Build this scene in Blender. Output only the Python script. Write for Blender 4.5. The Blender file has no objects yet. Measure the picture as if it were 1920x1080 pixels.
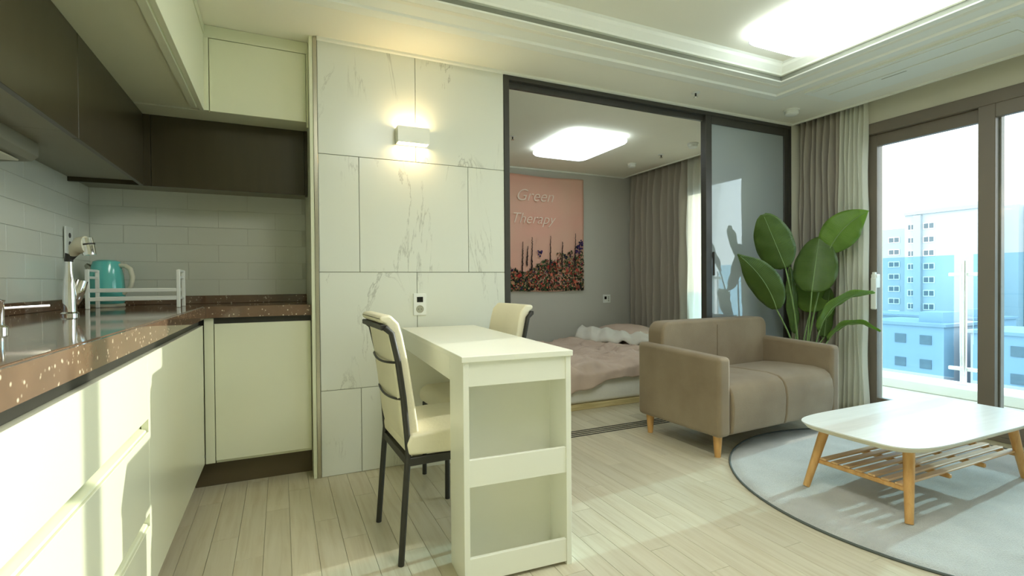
import bpy, bmesh, math, random
from mathutils import Vector, Matrix, noise
random.seed(7)
PI = math.pi
scene = bpy.context.scene
COL = scene.collection

# ------------------------------------------------------------------ camera
F_PX, YAW, PITCH, ROLL, CAM_H = 941.9, 0.43177, -0.01114, -0.00775, 1.02
cy, sy, cp, sp = math.cos(YAW), math.sin(YAW), math.cos(PITCH), math.sin(PITCH)
fwd = Vector((sy*cp, cy*cp, sp)); right0 = Vector((cy, -sy, 0)); up0 = right0.cross(fwd)
cr, sr = math.cos(ROLL), math.sin(ROLL)
right = cr*right0 + sr*up0; up = -sr*right0 + cr*up0
cd = bpy.data.cameras.new('camera'); cam = bpy.data.objects.new('camera', cd); COL.objects.link(cam)
cd.sensor_width = 36; cd.lens = 36*F_PX/1920; cd.clip_start = 0.02; cd.clip_end = 1000
cam.matrix_world = Matrix(((right.x, up.x, -fwd.x, 0), (right.y, up.y, -fwd.y, 0), (right.z, up.z, -fwd.z, CAM_H), (0, 0, 0, 1)))
scene.camera = cam

# ------------------------------------------------------------------ world, sun, exposure
SKY_STRENGTH = 2.7
SUN_STRENGTH = 3.1
SUN_DIR = Vector((1, 0.078, 0.215))          # towards the sun
w = bpy.data.worlds.new('sky'); scene.world = w; w.use_nodes = True
nt = w.node_tree; nt.nodes.clear()
bg = nt.nodes.new('ShaderNodeBackground'); wo = nt.nodes.new('ShaderNodeOutputWorld')
tc = nt.nodes.new('ShaderNodeTexCoord'); sx = nt.nodes.new('ShaderNodeSeparateXYZ'); rp = nt.nodes.new('ShaderNodeValToRGB')
nt.links.new(tc.outputs['Generated'], sx.inputs[0]); nt.links.new(sx.outputs['Z'], rp.inputs[0])
rp.color_ramp.elements[0].position = 0.0; rp.color_ramp.elements[0].color = (0.96, 0.985, 0.99, 1)
rp.color_ramp.elements[1].position = 0.9; rp.color_ramp.elements[1].color = (0.72, 0.85, 0.97, 1)
nt.links.new(rp.outputs[0], bg.inputs[0]); bg.inputs[1].default_value = SKY_STRENGTH
nt.links.new(bg.outputs[0], wo.inputs[0])
sd = bpy.data.lights.new('sun', 'SUN'); sun = bpy.data.objects.new('sun', sd); COL.objects.link(sun)
sd.energy = SUN_STRENGTH; sd.angle = math.radians(0.5); sd.color = (1, 0.93, 0.82)
sun.rotation_euler = SUN_DIR.to_track_quat('Z', 'Y').to_euler(); sun.location = (9, 1, 4)
for (py, ph, pw) in ((0.57, 2.1, 3.5), (3.65, 2.05, 1.1)):     # sampling portals in the window openings (emit nothing themselves)
    ld = bpy.data.lights.new('sky_portal', 'AREA'); lo = bpy.data.objects.new('sky_portal', ld); COL.objects.link(lo)
    ld.shape = 'RECTANGLE'; ld.size = ph; ld.size_y = pw; ld.cycles.is_portal = True
    lo.location = (4.28, py, 1.1); lo.rotation_euler = (0, PI/2, 0)
vs = scene.view_settings
vs.view_transform = 'Standard'; vs.look = 'None'; vs.exposure = 0.69; vs.gamma = 1.0; vs.use_curve_mapping = False
scene.cycles.max_bounces = 12; scene.cycles.diffuse_bounces = 6; scene.cycles.transparent_max_bounces = 24
scene.cycles.caustics_reflective = False; scene.cycles.caustics_refractive = False

# ------------------------------------------------------------------ materials
def srgb(r, g, b):
    f = lambda c: (c/255/12.92) if c/255 <= 0.04045 else ((c/255+0.055)/1.055)**2.4
    return (f(r), f(g), f(b), 1)
class NT:
    def __init__(s, name):
        s.m = bpy.data.materials.new(name); s.m.use_nodes = True; s.t = s.m.node_tree; s.n = s.t.nodes; s.l = s.t.links
        s.b = s.n['Principled BSDF']; s.out = s.n['Material Output']
    def add(s, typ, **kw):
        n = s.n.new(typ)
        for k, v in kw.items():
            if k in n.inputs.keys(): n.inputs[k].default_value = v
            else: setattr(n, k, v)
        return n
    def link(s, a, b): s.l.new(a, b)
def mat(name, col, rough=0.5, metal=0.0, spec=0.5, var=0.0, scale=8.0, stretch=(1, 1, 1), bump=0.0, bscale=60.0, col2=None, coat=0.0, sheen=0.0, objvar=0.0, detail=4.0):
    """principled with a noise mottling between col and col2, fine bump, and per-object brightness variation"""
    s = NT(name); b = s.b
    b.inputs['Base Color'].default_value = col; b.inputs['Roughness'].default_value = rough
    b.inputs['Metallic'].default_value = metal; b.inputs['Specular IOR Level'].default_value = spec
    b.inputs['Coat Weight'].default_value = coat; b.inputs['Sheen Weight'].default_value = sheen
    tcn = s.add('ShaderNodeTexCoord'); mp = s.add('ShaderNodeMapping'); mp.inputs['Scale'].default_value = stretch
    s.link(tcn.outputs['Object'], mp.inputs[0])
    c_out = None
    if var > 0 or col2:
        nz = s.add('ShaderNodeTexNoise', Scale=scale, Detail=detail); s.link(mp.outputs[0], nz.inputs['Vector'])
        mx = s.add('ShaderNodeMix', data_type='RGBA')
        c2 = col2 if col2 else tuple(min(1, c*(1-var)) for c in col[:3]) + (1,)
        rr = s.add('ShaderNodeMapRange'); rr.inputs[1].default_value = 0.3; rr.inputs[2].default_value = 0.7
        s.link(nz.outputs['Fac'], rr.inputs[0]); s.link(rr.outputs[0], mx.inputs[0])
        mx.inputs[6].default_value = col; mx.inputs[7].default_value = c2
        c_out = mx.outputs[2]
    if objvar > 0:
        oi = s.add('ShaderNodeObjectInfo'); hs = s.add('ShaderNodeHueSaturation')
        mr = s.add('ShaderNodeMapRange'); mr.inputs[3].default_value = 1-objvar; mr.inputs[4].default_value = 1+objvar
        s.link(oi.outputs['Random'], mr.inputs[0]); s.link(mr.outputs[0], hs.inputs['Value'])
        if c_out: s.link(c_out, hs.inputs['Color'])
        else: hs.inputs['Color'].default_value = col
        c_out = hs.outputs[0]
    if c_out: s.link(c_out, b.inputs['Base Color'])
    if bump > 0:
        n2 = s.add('ShaderNodeTexNoise', Scale=bscale, Detail=3.0); s.link(mp.outputs[0], n2.inputs['Vector'])
        bp = s.add('ShaderNodeBump', Strength=bump, Distance=0.01); s.link(n2.outputs['Fac'], bp.inputs['Height']); s.link(bp.outputs[0], b.inputs['Normal'])
    return s.m
def emis(name, col, strength):
    s = NT(name); s.b.inputs['Base Color'].default_value = col
    s.b.inputs['Emission Color'].default_value = col; s.b.inputs['Emission Strength'].default_value = strength; return s.m
def glass_mat(name, tint, refl=1.0, rough=0.0):
    s = NT(name); s.n.remove(s.b)
    tr = s.add('ShaderNodeBsdfTransparent', Color=tint); gl = s.add('ShaderNodeBsdfGlossy', Roughness=rough)
    fr = s.add('ShaderNodeFresnel', IOR=1.45); mu = s.add('ShaderNodeMath', operation='MULTIPLY'); mu.inputs[1].default_value = refl
    mx = s.add('ShaderNodeMixShader'); s.link(fr.outputs[0], mu.inputs[0]); s.link(mu.outputs[0], mx.inputs[0])
    s.link(tr.outputs[0], mx.inputs[1]); s.link(gl.outputs[0], mx.inputs[2]); s.link(mx.outputs[0], s.out.inputs[0]); return s.m
def cloth_mat(name, col, transl, transp, scale=300):
    s = NT(name); b = s.b; b.inputs['Base Color'].default_value = col; b.inputs['Roughness'].default_value = 0.9; b.inputs['Specular IOR Level'].default_value = 0.1
    tl = s.add('ShaderNodeBsdfTranslucent', Color=col); tp = s.add('ShaderNodeBsdfTransparent')
    m1 = s.add('ShaderNodeMixShader'); m1.inputs[0].default_value = transl; m2 = s.add('ShaderNodeMixShader'); m2.inputs[0].default_value = transp
    s.link(b.outputs[0], m1.inputs[1]); s.link(tl.outputs[0], m1.inputs[2]); s.link(m1.outputs[0], m2.inputs[1]); s.link(tp.outputs[0], m2.inputs[2])
    s.link(m2.outputs[0], s.out.inputs[0])
    nz = s.add('ShaderNodeTexNoise', Scale=scale, Detail=2.0); bp = s.add('ShaderNodeBump', Strength=0.15, Distance=0.002)
    tcn = s.add('ShaderNodeTexCoord'); s.link(tcn.outputs['Object'], nz.inputs['Vector']); s.link(nz.outputs['Fac'], bp.inputs['Height']); s.link(bp.outputs[0], b.inputs['Normal'])
    return s.m
def marble_mat():
    s = NT('marble'); b = s.b; b.inputs['Roughness'].default_value = 0.22; b.inputs['Specular IOR Level'].default_value = 0.4
    tcn = s.add('ShaderNodeTexCoord'); oi = s.add('ShaderNodeObjectInfo')
    cmb = s.add('ShaderNodeCombineXYZ'); mul = s.add('ShaderNodeMath', operation='MULTIPLY'); mul.inputs[1].default_value = 37.0
    s.link(oi.outputs['Random'], mul.inputs[0]); s.link(mul.outputs[0], cmb.inputs[1])
    ad = s.add('ShaderNodeVectorMath', operation='ADD'); s.link(tcn.outputs['Object'], ad.inputs[0]); s.link(cmb.outputs[0], ad.inputs[1])
    mp = s.add('ShaderNodeMapping'); mp.inputs['Rotation'].default_value = (0, math.radians(38), 0); mp.inputs['Scale'].default_value = (2.6, 1.0, 0.55)
    s.link(ad.outputs[0], mp.inputs[0])
    wv = s.add('ShaderNodeTexNoise', Scale=1.3, Detail=7.0, Roughness=0.62, Distortion=1.1); s.link(mp.outputs[0], wv.inputs['Vector'])
    sb = s.add('ShaderNodeMath', operation='SUBTRACT'); sb.inputs[1].default_value = 0.5; s.link(wv.outputs['Fac'], sb.inputs[0])
    ab = s.add('ShaderNodeMath', operation='ABSOLUTE'); s.link(sb.outputs[0], ab.inputs[0])
    r1 = s.add('ShaderNodeMapRange'); r1.inputs[1].default_value = 0.0; r1.inputs[2].default_value = 0.012; r1.inputs[3].default_value = 1; r1.inputs[4].default_value = 0
    s.link(ab.outputs[0], r1.inputs[0])
    msk = s.add('ShaderNodeTexNoise', Scale=2.2, Detail=2.0); s.link(ad.outputs[0], msk.inputs['Vector'])
    r2 = s.add('ShaderNodeMapRange'); r2.inputs[1].default_value = 0.47; r2.inputs[2].default_value = 0.60; s.link(msk.outputs['Fac'], r2.inputs[0])
    mm = s.add('ShaderNodeMath', operation='MULTIPLY'); s.link(r1.outputs[0], mm.inputs[0]); s.link(r2.outputs[0], mm.inputs[1])
    m3 = s.add('ShaderNodeMath', operation='MULTIPLY'); m3.inputs[1].default_value = 0.55; s.link(mm.outputs[0], m3.inputs[0])
    mx = s.add('ShaderNodeMix', data_type='RGBA'); s.link(m3.outputs[0], mx.inputs[0])
    mx.inputs[6].default_value = srgb(224, 226, 214); mx.inputs[7].default_value = srgb(150, 150, 136)
    s.link(mx.outputs[2], b.inputs['Base Color']); return s.m
def granite_mat():
    s = NT('granite'); b = s.b; b.inputs['Roughness'].default_value = 0.06; b.inputs['Specular IOR Level'].default_value = 0.55
    tcn = s.add('ShaderNodeTexCoord')
    v = s.add('ShaderNodeTexVoronoi', Scale=70.0); s.link(tcn.outputs['Object'], v.inputs['Vector'])
    r = s.add('ShaderNodeMapRange'); r.inputs[1].default_value = 0.10; r.inputs[2].default_value = 0.30; r.inputs[3].default_value = 1; r.inputs[4].default_value = 0
    s.link(v.outputs['Distance'], r.inputs[0])
    n = s.add('ShaderNodeTexNoise', Scale=30.0, Detail=2.0); s.link(tcn.outputs['Object'], n.inputs['Vector'])
    r2 = s.add('ShaderNodeMapRange'); r2.inputs[1].default_value = 0.46; r2.inputs[2].default_value = 0.56; s.link(n.outputs['Fac'], r2.inputs[0])
    mu = s.add('ShaderNodeMath', operation='MULTIPLY'); s.link(r.outputs[0], mu.inputs[0]); s.link(r2.outputs[0], mu.inputs[1])
    n3 = s.add('ShaderNodeTexNoise', Scale=14.0, Detail=6.0); s.link(tcn.outputs['Object'], n3.inputs['Vector'])
    m0 = s.add('ShaderNodeMix', data_type='RGBA'); s.link(n3.outputs['Fac'], m0.inputs[0]); m0.inputs[6].default_value = srgb(96, 76, 60); m0.inputs[7].default_value = srgb(132, 104, 82)
    m1 = s.add('ShaderNodeMix', data_type='RGBA'); s.link(mu.outputs[0], m1.inputs[0]); s.link(m0.outputs[2], m1.inputs[6]); m1.inputs[7].default_value = srgb(226, 208, 180)
    s.link(m1.outputs[2], b.inputs['Base Color']); return s.m
def wood_mat(name, c1, c2, rough, stretch, objvar=0.0, bump=0.05):
    return mat(name, c1, rough, col2=c2, scale=6.0, stretch=stretch, objvar=objvar, bump=bump, bscale=14.0, detail=6.0)
def plank_mat():
    s = NT('floor_laminate'); b = s.b; b.inputs['Roughness'].default_value = 0.34; b.inputs['Specular IOR Level'].default_value = 0.4
    geo = s.add('ShaderNodeNewGeometry'); oi = s.add('ShaderNodeObjectInfo')
    cmb = s.add('ShaderNodeCombineXYZ'); mul = s.add('ShaderNodeMath', operation='MULTIPLY'); mul.inputs[1].default_value = 91.0
    s.link(oi.outputs['Random'], mul.inputs[0]); s.link(mul.outputs[0], cmb.inputs[1])
    ad = s.add('ShaderNodeVectorMath', operation='ADD'); s.link(geo.outputs['Position'], ad.inputs[0]); s.link(cmb.outputs[0], ad.inputs[1])
    mp = s.add('ShaderNodeMapping'); mp.inputs['Scale'].default_value = (26, 1.6, 1); s.link(ad.outputs[0], mp.inputs[0])
    n = s.add('ShaderNodeTexNoise', Scale=1.4, Detail=7.0, Roughness=0.6, Distortion=0.6); s.link(mp.outputs[0], n.inputs['Vector'])
    rr = s.add('ShaderNodeValToRGB'); e = rr.color_ramp.elements
    e[0].position = 0.30; e[0].color = srgb(192, 181, 154); e[1].position = 0.72; e[1].color = srgb(211, 204, 182)
    k = e.new(0.5); k.color = srgb(204, 196, 172)
    s.link(n.outputs['Fac'], rr.inputs[0])
    hs = s.add('ShaderNodeHueSaturation'); mr = s.add('ShaderNodeMapRange'); mr.inputs[3].default_value = 0.93; mr.inputs[4].default_value = 1.05
    s.link(oi.outputs['Random'], mr.inputs[0]); s.link(mr.outputs[0], hs.inputs['Value']); s.link(rr.outputs[0], hs.inputs['Color'])
    s.link(hs.outputs[0], b.inputs['Base Color'])
    bp = s.add('ShaderNodeBump', Strength=0.06, Distance=0.004); s.link(n.outputs['Fac'], bp.inputs['Height']); s.link(bp.outputs[0], b.inputs['Normal'])
    return s.m
def leaf_mat(name, c1, c2, tl=0.35):
    s = NT(name); b = s.b; b.inputs['Roughness'].default_value = 0.42
    tcn = s.add('ShaderNodeTexCoord'); mp = s.add('ShaderNodeMapping'); mp.inputs['Scale'].default_value = (1, 1, 1)
    s.link(tcn.outputs['UV'], mp.inputs[0])
    wv = s.add('ShaderNodeTexWave', Scale=14.0, Distortion=0.6, Detail=2.0); wv.bands_direction = 'Y'; s.link(mp.outputs[0], wv.inputs['Vector'])
    n = s.add('ShaderNodeTexNoise', Scale=3.0, Detail=3.0); s.link(mp.outputs[0], n.inputs['Vector'])
    ml = s.add('ShaderNodeMath', operation='MULTIPLY'); ml.inputs[1].default_value = 0.35; s.link(wv.outputs['Fac'], ml.inputs[0])
    a2 = s.add('ShaderNodeMath', operation='ADD'); s.link(ml.outputs[0], a2.inputs[0]); s.link(n.outputs['Fac'], a2.inputs[1])
    m = s.add('ShaderNodeMix', data_type='RGBA'); s.link(a2.outputs[0], m.inputs[0]); m.inputs[6].default_value = c1; m.inputs[7].default_value = c2
    s.link(m.outputs[2], b.inputs['Base Color'])
    t = s.add('ShaderNodeBsdfTranslucent'); s.link(m.outputs[2], t.inputs[0])
    mx = s.add('ShaderNodeMixShader'); mx.inputs[0].default_value = tl; s.link(b.outputs[0], mx.inputs[1]); s.link(t.outputs[0], mx.inputs[2]); s.link(mx.outputs[0], s.out.inputs[0])
    bp = s.add('ShaderNodeBump', Strength=0.25, Distance=0.003); s.link(wv.outputs['Fac'], bp.inputs['Height']); s.link(bp.outputs[0], b.inputs['Normal'])
    return s.m
def vcol_mat(name):
    s = NT(name); s.b.inputs['Roughness'].default_value = 0.9
    a = s.add('ShaderNodeVertexColor'); a.layer_name = 'print'; s.link(a.outputs[0], s.b.inputs['Base Color']); return s.m

M = dict(
    cream=mat('cream_lacquer', srgb(226, 227, 203), 0.22, spec=0.45, var=0.02, scale=2),
    cream_up=mat('cream_lacquer_upper', srgb(226, 228, 200), 0.4, spec=0.4, var=0.02, scale=2),
    dark=mat('dark_brown_laminate', srgb(68, 61, 42), 0.28, spec=0.45, var=0.12, scale=25, stretch=(1, 1, 0.1)),
    under=mat('grey_underside', srgb(150, 148, 132), 0.6, var=0.04, scale=3),
    toe=mat('toe_kick_brown', srgb(92, 80, 56), 0.4, var=0.06, scale=5),
    ceil=mat('ceiling_paper', srgb(243, 240, 224), 0.85, var=0.015, scale=3, bump=0.03, bscale=200),
    trimw=mat('white_moulding', srgb(242, 243, 232), 0.55, var=0.01, scale=3),
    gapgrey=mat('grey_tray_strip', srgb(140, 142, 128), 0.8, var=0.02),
    wallp=mat('cream_wall_paper', srgb(214, 211, 192), 0.85, var=0.02, scale=3, bump=0.04, bscale=150),
    grey=mat('grey_wall_paper', srgb(200, 197, 187), 0.85, var=0.03, scale=3, bump=0.06, bscale=150),
    tgrout=mat('white_grout', srgb(206, 208, 194), 0.8, var=0.03, scale=30),
    grout=mat('grout', srgb(172, 172, 152), 0.9, var=0.05, scale=30),
    tile=mat('white_glazed_tile', srgb(222, 225, 214), 0.12, spec=0.5, var=0.02, scale=3, objvar=0.012, bump=0.02, bscale=6),
    marble=marble_mat(), granite=granite_mat(), floor=plank_mat(),
    steel=mat('brushed_steel', srgb(200, 196, 182), 0.25, metal=1.0, var=0.1, scale=30, stretch=(1, 1, 0.05)),
    chrome=mat('chrome', srgb(235, 235, 235), 0.06, metal=1.0, var=0.03, scale=9),
    alu=mat('bronze_window_frame', srgb(122, 112, 98), 0.4, metal=0.0, spec=0.4, var=0.05, scale=5),
    black=mat('black_aluminium', srgb(64, 62, 56), 0.4, var=0.1, scale=20),
    white=mat('white_laminate', srgb(236, 236, 222), 0.3, spec=0.4, var=0.02, scale=4),
    wplastic=mat('white_plastic', srgb(238, 240, 232), 0.35, var=0.02, scale=9),
    cwhite=mat('chair_leatherette', srgb(232, 225, 198), 0.5, var=0.05, scale=6, bump=0.12, bscale=90),
    iron=mat('black_powder_coat', srgb(48, 46, 40), 0.45, var=0.15, scale=40),
    sofa=mat('taupe_velvet', srgb(134, 117, 94), 0.95, spec=0.12, var=0.0, col2=srgb(156, 140, 116), scale=3.5, bump=0.25, bscale=320, sheen=0.25),
    wood=wood_mat('beech_wood', srgb(222, 176, 112), srgb(200, 148, 84), 0.45, (8, 8, 1.2)),
    woodx=wood_mat('beech_wood_lengthwise', srgb(224, 186, 136), srgb(200, 158, 108), 0.45, (1.2, 10, 10)),
    rug=mat('grey_shag_rug', srgb(214, 213, 206), 0.95, col2=srgb(194, 194, 188), scale=5, bump=1.0, bscale=240, sheen=0.3),
    rugedge=mat('rug_binding', srgb(92, 98, 94), 0.9, var=0.1, scale=60),
    tabletop=mat('white_woodgrain_top', srgb(236, 236, 230), 0.3, col2=srgb(226, 226, 220), scale=4, stretch=(1, 12, 1)),
    tedge=mat('cream_top_edge', srgb(228, 222, 196), 0.45, var=0.03, scale=9),
    curt=cloth_mat('grey_curtain_cloth', srgb(182, 174, 160), 0.2, 0.0),
    sheer=cloth_mat('white_sheer_cloth', srgb(248, 248, 240), 0.6, 0.12),
    duvet=mat('pink_duvet_cotton', srgb(196, 174, 158), 0.9, col2=srgb(206, 186, 172), scale=6, bump=0.2, bscale=30),
    bedw=mat('white_bed_cotton', srgb(228, 226, 216), 0.9, var=0.05, scale=8, bump=0.2, bscale=30),
    bedbase=wood_mat('pine_board', srgb(216, 200, 150), srgb(190, 172, 120), 0.6, (1, 10, 10)),
    pink=mat('tapestry_pink', srgb(236, 178, 160), 0.9, col2=srgb(228, 186, 164), scale=2, bump=0.1, bscale=150),
    letter=mat('tapestry_lettering', srgb(244, 222, 206), 0.9, var=0.02),
    prt=vcol_mat('tapestry_flowers'),
    teal=mat('teal_enamel', srgb(104, 204, 198), 0.15, spec=0.5, coat=0.5, var=0.03, scale=5),
    ivory=mat('ivory_plastic', srgb(226, 222, 200), 0.35, var=0.03, scale=9),
    glass=glass_mat('clear_window_glass', (0.93, 0.975, 0.97, 1), 0.5),
    bglass=glass_mat('blue_railing_glass', (0.69, 0.87, 0.96, 1), 0.4),
    tealedge=mat('glass_edge', srgb(70, 150, 150), 0.2, var=0.05),
    leaf=leaf_mat('leaf_green', srgb(70, 98, 38), srgb(98, 126, 56), 0.3),
    leaf_lit=leaf_mat('leaf_sunlit', srgb(118, 156, 60), srgb(142, 178, 82), 0.5),  # lighter green: sunlit look painted into the colour of some leaves
    stem=mat('stem_green', srgb(128, 158, 92), 0.5, var=0.2, scale=15),
    pot=mat('pot_ceramic', srgb(210, 206, 196), 0.5, var=0.05),
    soil=mat('soil', srgb(70, 54, 40), 0.95, var=0.4, scale=40, bump=0.8),
    lampw=emis('lamp_diffuser', (0.86, 0.95, 1.0, 1), 4.2),
    fillk=emis('kitchen_fill_diffuser', (0.95, 0.97, 0.92, 1), 7.5),  # emission of the added fill light over the kitchen end
    lampb=emis('bedroom_lamp_diffuser', (0.84, 0.94, 1.0, 1), 2.4),
    sconce_em=emis('warm_led_strip', (1.0, 0.78, 0.45, 1), 19.0),
    lampframe=mat('lamp_frame', srgb(236, 240, 242), 0.4, var=0.02),
    seam=mat('lamp_seam_grey', srgb(150, 150, 160), 0.5, var=0.05),
    black_glass=mat('black_display', srgb(22, 24, 22), 0.1, var=0.1),
    dot=mat('dark_socket', srgb(60, 58, 52), 0.6, var=0.1),
    conc=mat('concrete', srgb(226, 226, 218), 0.8, var=0.08, scale=3, bump=0.1, bscale=40),
    balc=mat('balcony_tile', srgb(216, 214, 204), 0.6, var=0.05, scale=3),
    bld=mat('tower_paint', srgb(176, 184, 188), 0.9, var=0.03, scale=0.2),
    bld2=mat('tower_paint_darker', srgb(164, 174, 178), 0.9, var=0.03, scale=0.2),  # slightly darker tower paint for parapet, stair core and neighbouring blocks
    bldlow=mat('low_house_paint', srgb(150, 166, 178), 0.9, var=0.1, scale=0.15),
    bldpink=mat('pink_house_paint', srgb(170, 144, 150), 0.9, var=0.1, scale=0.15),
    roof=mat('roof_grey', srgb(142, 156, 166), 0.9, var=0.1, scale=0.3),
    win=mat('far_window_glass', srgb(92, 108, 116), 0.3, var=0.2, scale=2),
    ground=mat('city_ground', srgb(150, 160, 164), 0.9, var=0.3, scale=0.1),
)
def frost_mat():
    s = NT('frosted_blue_glass'); s.n.remove(s.b)
    tr = s.add('ShaderNodeBsdfTransparent', Color=(0.5, 0.54, 0.55, 1)); gl = s.add('ShaderNodeBsdfGlossy', Roughness=0.03)
    gl.inputs[0].default_value = (0.9, 0.97, 1, 1)
    df = s.add('ShaderNodeBsdfDiffuse', Color=srgb(196, 206, 206))
    m1 = s.add('ShaderNodeMixShader'); m1.inputs[0].default_value = 0.62; s.link(tr.outputs[0], m1.inputs[1]); s.link(df.outputs[0], m1.inputs[2])
    fr = s.add('ShaderNodeFresnel', IOR=2.1); mx = s.add('ShaderNodeMixShader')
    s.link(fr.outputs[0], mx.inputs[0]); s.link(m1.outputs[0], mx.inputs[1]); s.link(gl.outputs[0], mx.inputs[2]); s.link(mx.outputs[0], s.out.inputs[0]); return s.m
M['frost'] = frost_mat()

# ------------------------------------------------------------------ geometry helpers
class B:
    """bmesh collector"""
    def __init__(s): s.bm = bmesh.new()
    def box(s, x0, x1, y0, y1, z0, z1, bev=0.0, seg=1):
        if bev <= 0:
            v = [s.bm.verts.new((x, y, z)) for z in (z0, z1) for y in (y0, y1) for x in (x0, x1)]
            for f in ((0, 2, 3, 1), (4, 5, 7, 6), (0, 1, 5, 4), (2, 6, 7, 3), (0, 4, 6, 2), (1, 3, 7, 5)): s.bm.faces.new([v[i] for i in f])
        else:
            t = bmesh.new(); r = bmesh.ops.create_cube(t, size=1)
            for vv in t.verts: vv.co = Vector(((x0+x1)/2+vv.co.x*(x1-x0), (y0+y1)/2+vv.co.y*(y1-y0), (z0+z1)/2+vv.co.z*(z1-z0)))
            bmesh.ops.bevel(t, geom=list(t.edges), offset=bev, segments=seg, affect='EDGES', profile=0.5)
            s.merge(t)
        return s
    def merge(s, t):
        me = bpy.data.meshes.new('t'); t.to_mesh(me); t.free(); s.bm.from_mesh(me); bpy.data.meshes.remove(me)
    def tube(s, pts, r, n=10, cap=True):
        """tube along a polyline; r is a number or list"""
        pts = [Vector(p) for p in pts]; rs = r if isinstance(r, (list, tuple)) else [r]*len(pts)
        prev = None; rings = []
        ref = Vector((0, 0, 1))
        for i, p in enumerate(pts):
            d = (pts[min(i+1, len(pts)-1)] - pts[max(i-1, 0)]).normalized()
            if prev is None:
                a = d.cross(ref if abs(d.z) < 0.95 else Vector((1, 0, 0))).normalized()
            else: a = (prev - d*prev.dot(d)).normalized()
            b = d.cross(a); prev = a
            rings.append([s.bm.verts.new(p + (a*math.cos(2*PI*k/n) + b*math.sin(2*PI*k/n))*rs[i]) for k in range(n)])
        for i in range(len(rings)-1):
            for k in range(n): s.bm.faces.new((rings[i][k], rings[i][(k+1) % n], rings[i+1][(k+1) % n], rings[i+1][k]))
        if cap:
            s.bm.faces.new(list(reversed(rings[0]))); s.bm.faces.new(rings[-1])
        return s
    def lathe(s, prof, c=(0, 0), n=32, cap=True):
        rings = [[s.bm.verts.new((c[0]+r*math.cos(2*PI*k/n), c[1]+r*math.sin(2*PI*k/n), z)) for k in range(n)] for r, z in prof]
        for i in range(len(rings)-1):
            for k in range(n): s.bm.faces.new((rings[i][k], rings[i][(k+1) % n], rings[i+1][(k+1) % n], rings[i+1][k]))
        if cap: s.bm.faces.new(list(reversed(rings[0]))); s.bm.faces.new(rings[-1])
        return s
    def prism(s, poly, z0, z1, axis='z', bev=0.0):
        """extrude a 2D polygon; axis is the extrusion direction"""
        t = bmesh.new()
        def P(a, b, c): return {'z': (a, b, c), 'y': (a, c, b), 'x': (c, a, b)}[axis]
        v0 = [t.verts.new(P(a, b, z0)) for a, b in poly]; v1 = [t.verts.new(P(a, b, z1)) for a, b in poly]; n = len(poly)
        t.faces.new(list(reversed(v0))); t.faces.new(v1)
        for i in range(n): t.faces.new((v0[i], v0[(i+1) % n], v1[(i+1) % n], v1[i]))
        bmesh.ops.recalc_face_normals(t, faces=t.faces)
        if bev > 0:
            ed = [e for e in t.edges if len(e.link_faces) == 2 and e.calc_face_angle(0) > 0.5]
            bmesh.ops.bevel(t, geom=ed, offset=bev, segments=4, profile=0.5, affect='EDGES')
        s.merge(t); return s
    def grid(s, fn, nu, nv, closed_u=False):
        vs_ = [[s.bm.verts.new(fn(i/nu, j/nv)) for i in range(nu+1)] for j in range(nv+1)]
        for j in range(nv):
            for i in range(nu): s.bm.faces.new((vs_[j][i], vs_[j][i+1], vs_[j+1][i+1], vs_[j+1][i]))
        return s
def ray(u, v):
    return (fwd*F_PX + right*(u-960) + up*(540-v))
def at(u, v, dist_y):
    d_ = ray(u, v); return Vector((0, 0, CAM_H)) + d_*(dist_y/d_.y)
def rrect(x0, x1, y0, y1, r, n=6):
    out = []
    for cx, cy_, a in ((x1-r, y1-r, 0), (x0+r, y1-r, 90), (x0+r, y0+r, 180), (x1-r, y0+r, 270)):
        for k in range(n+1):
            t = math.radians(a + 90*k/n); out.append((cx+r*math.cos(t), cy_+r*math.sin(t)))
    return out
def world_loc(o):
    l = Vector(o.location)
    while o.parent: o = o.parent; l += Vector(o.location)
    return l
def link(name, b, m, parent=None, smooth=False, local=False, solid=0.0, sub=0, kind=None, label=None):
    """mesh object from a collector built in world coordinates (or the parent's, if local)"""
    bm = b.bm if isinstance(b, B) else b
    if not isinstance(bm, bpy.types.Mesh):
        bmesh.ops.recalc_face_normals(bm, faces=bm.faces) if not solid else None
        me = bpy.data.meshes.new(name); bm.to_mesh(me); bm.free()
    else: me = bm
    mm = M[m] if isinstance(m, str) else m
    if not me.materials: me.materials.append(mm)
    o = bpy.data.objects.new(name, me); COL.objects.link(o)
    if parent:
        o.parent = parent
        if not local: me.transform(Matrix.Translation(-world_loc(parent)))
    if smooth:
        for p in me.polygons: p.use_smooth = True
        if smooth not in ('all', 'wn'): me.set_sharp_from_angle(angle=math.radians(40))
    if smooth == 'wn':
        for p in me.polygons: p.use_smooth = True
        o.modifiers.new('weighted', 'WEIGHTED_NORMAL')
    if solid: md = o.modifiers.new('thickness', 'SOLIDIFY'); md.thickness = solid; md.offset = 0
    if sub: md = o.modifiers.new('smooth', 'SUBSURF'); md.levels = sub; md.render_levels = sub
    if kind: o['kind'] = kind
    if label: o['label'] = label
    return o
def thing(name, label, cat, loc=(0, 0, 0), rz=0.0, group=None):
    o = bpy.data.objects.new(name, None); COL.objects.link(o); o.empty_display_size = 0.1
    o.location = loc; o.rotation_euler = (0, 0, rz); tag(o, label, cat, group); return o
def tag(o, label, cat, group=None):
    o['label'] = label; o['category'] = cat
    if group: o['group'] = group
    return o
def struct(name, b, m, label=None, smooth=False, parent=None):
    o = link(name, b, m, parent, smooth)
    if not parent: o['kind'] = 'structure'
    if label: o['label'] = label
    return o
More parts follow.
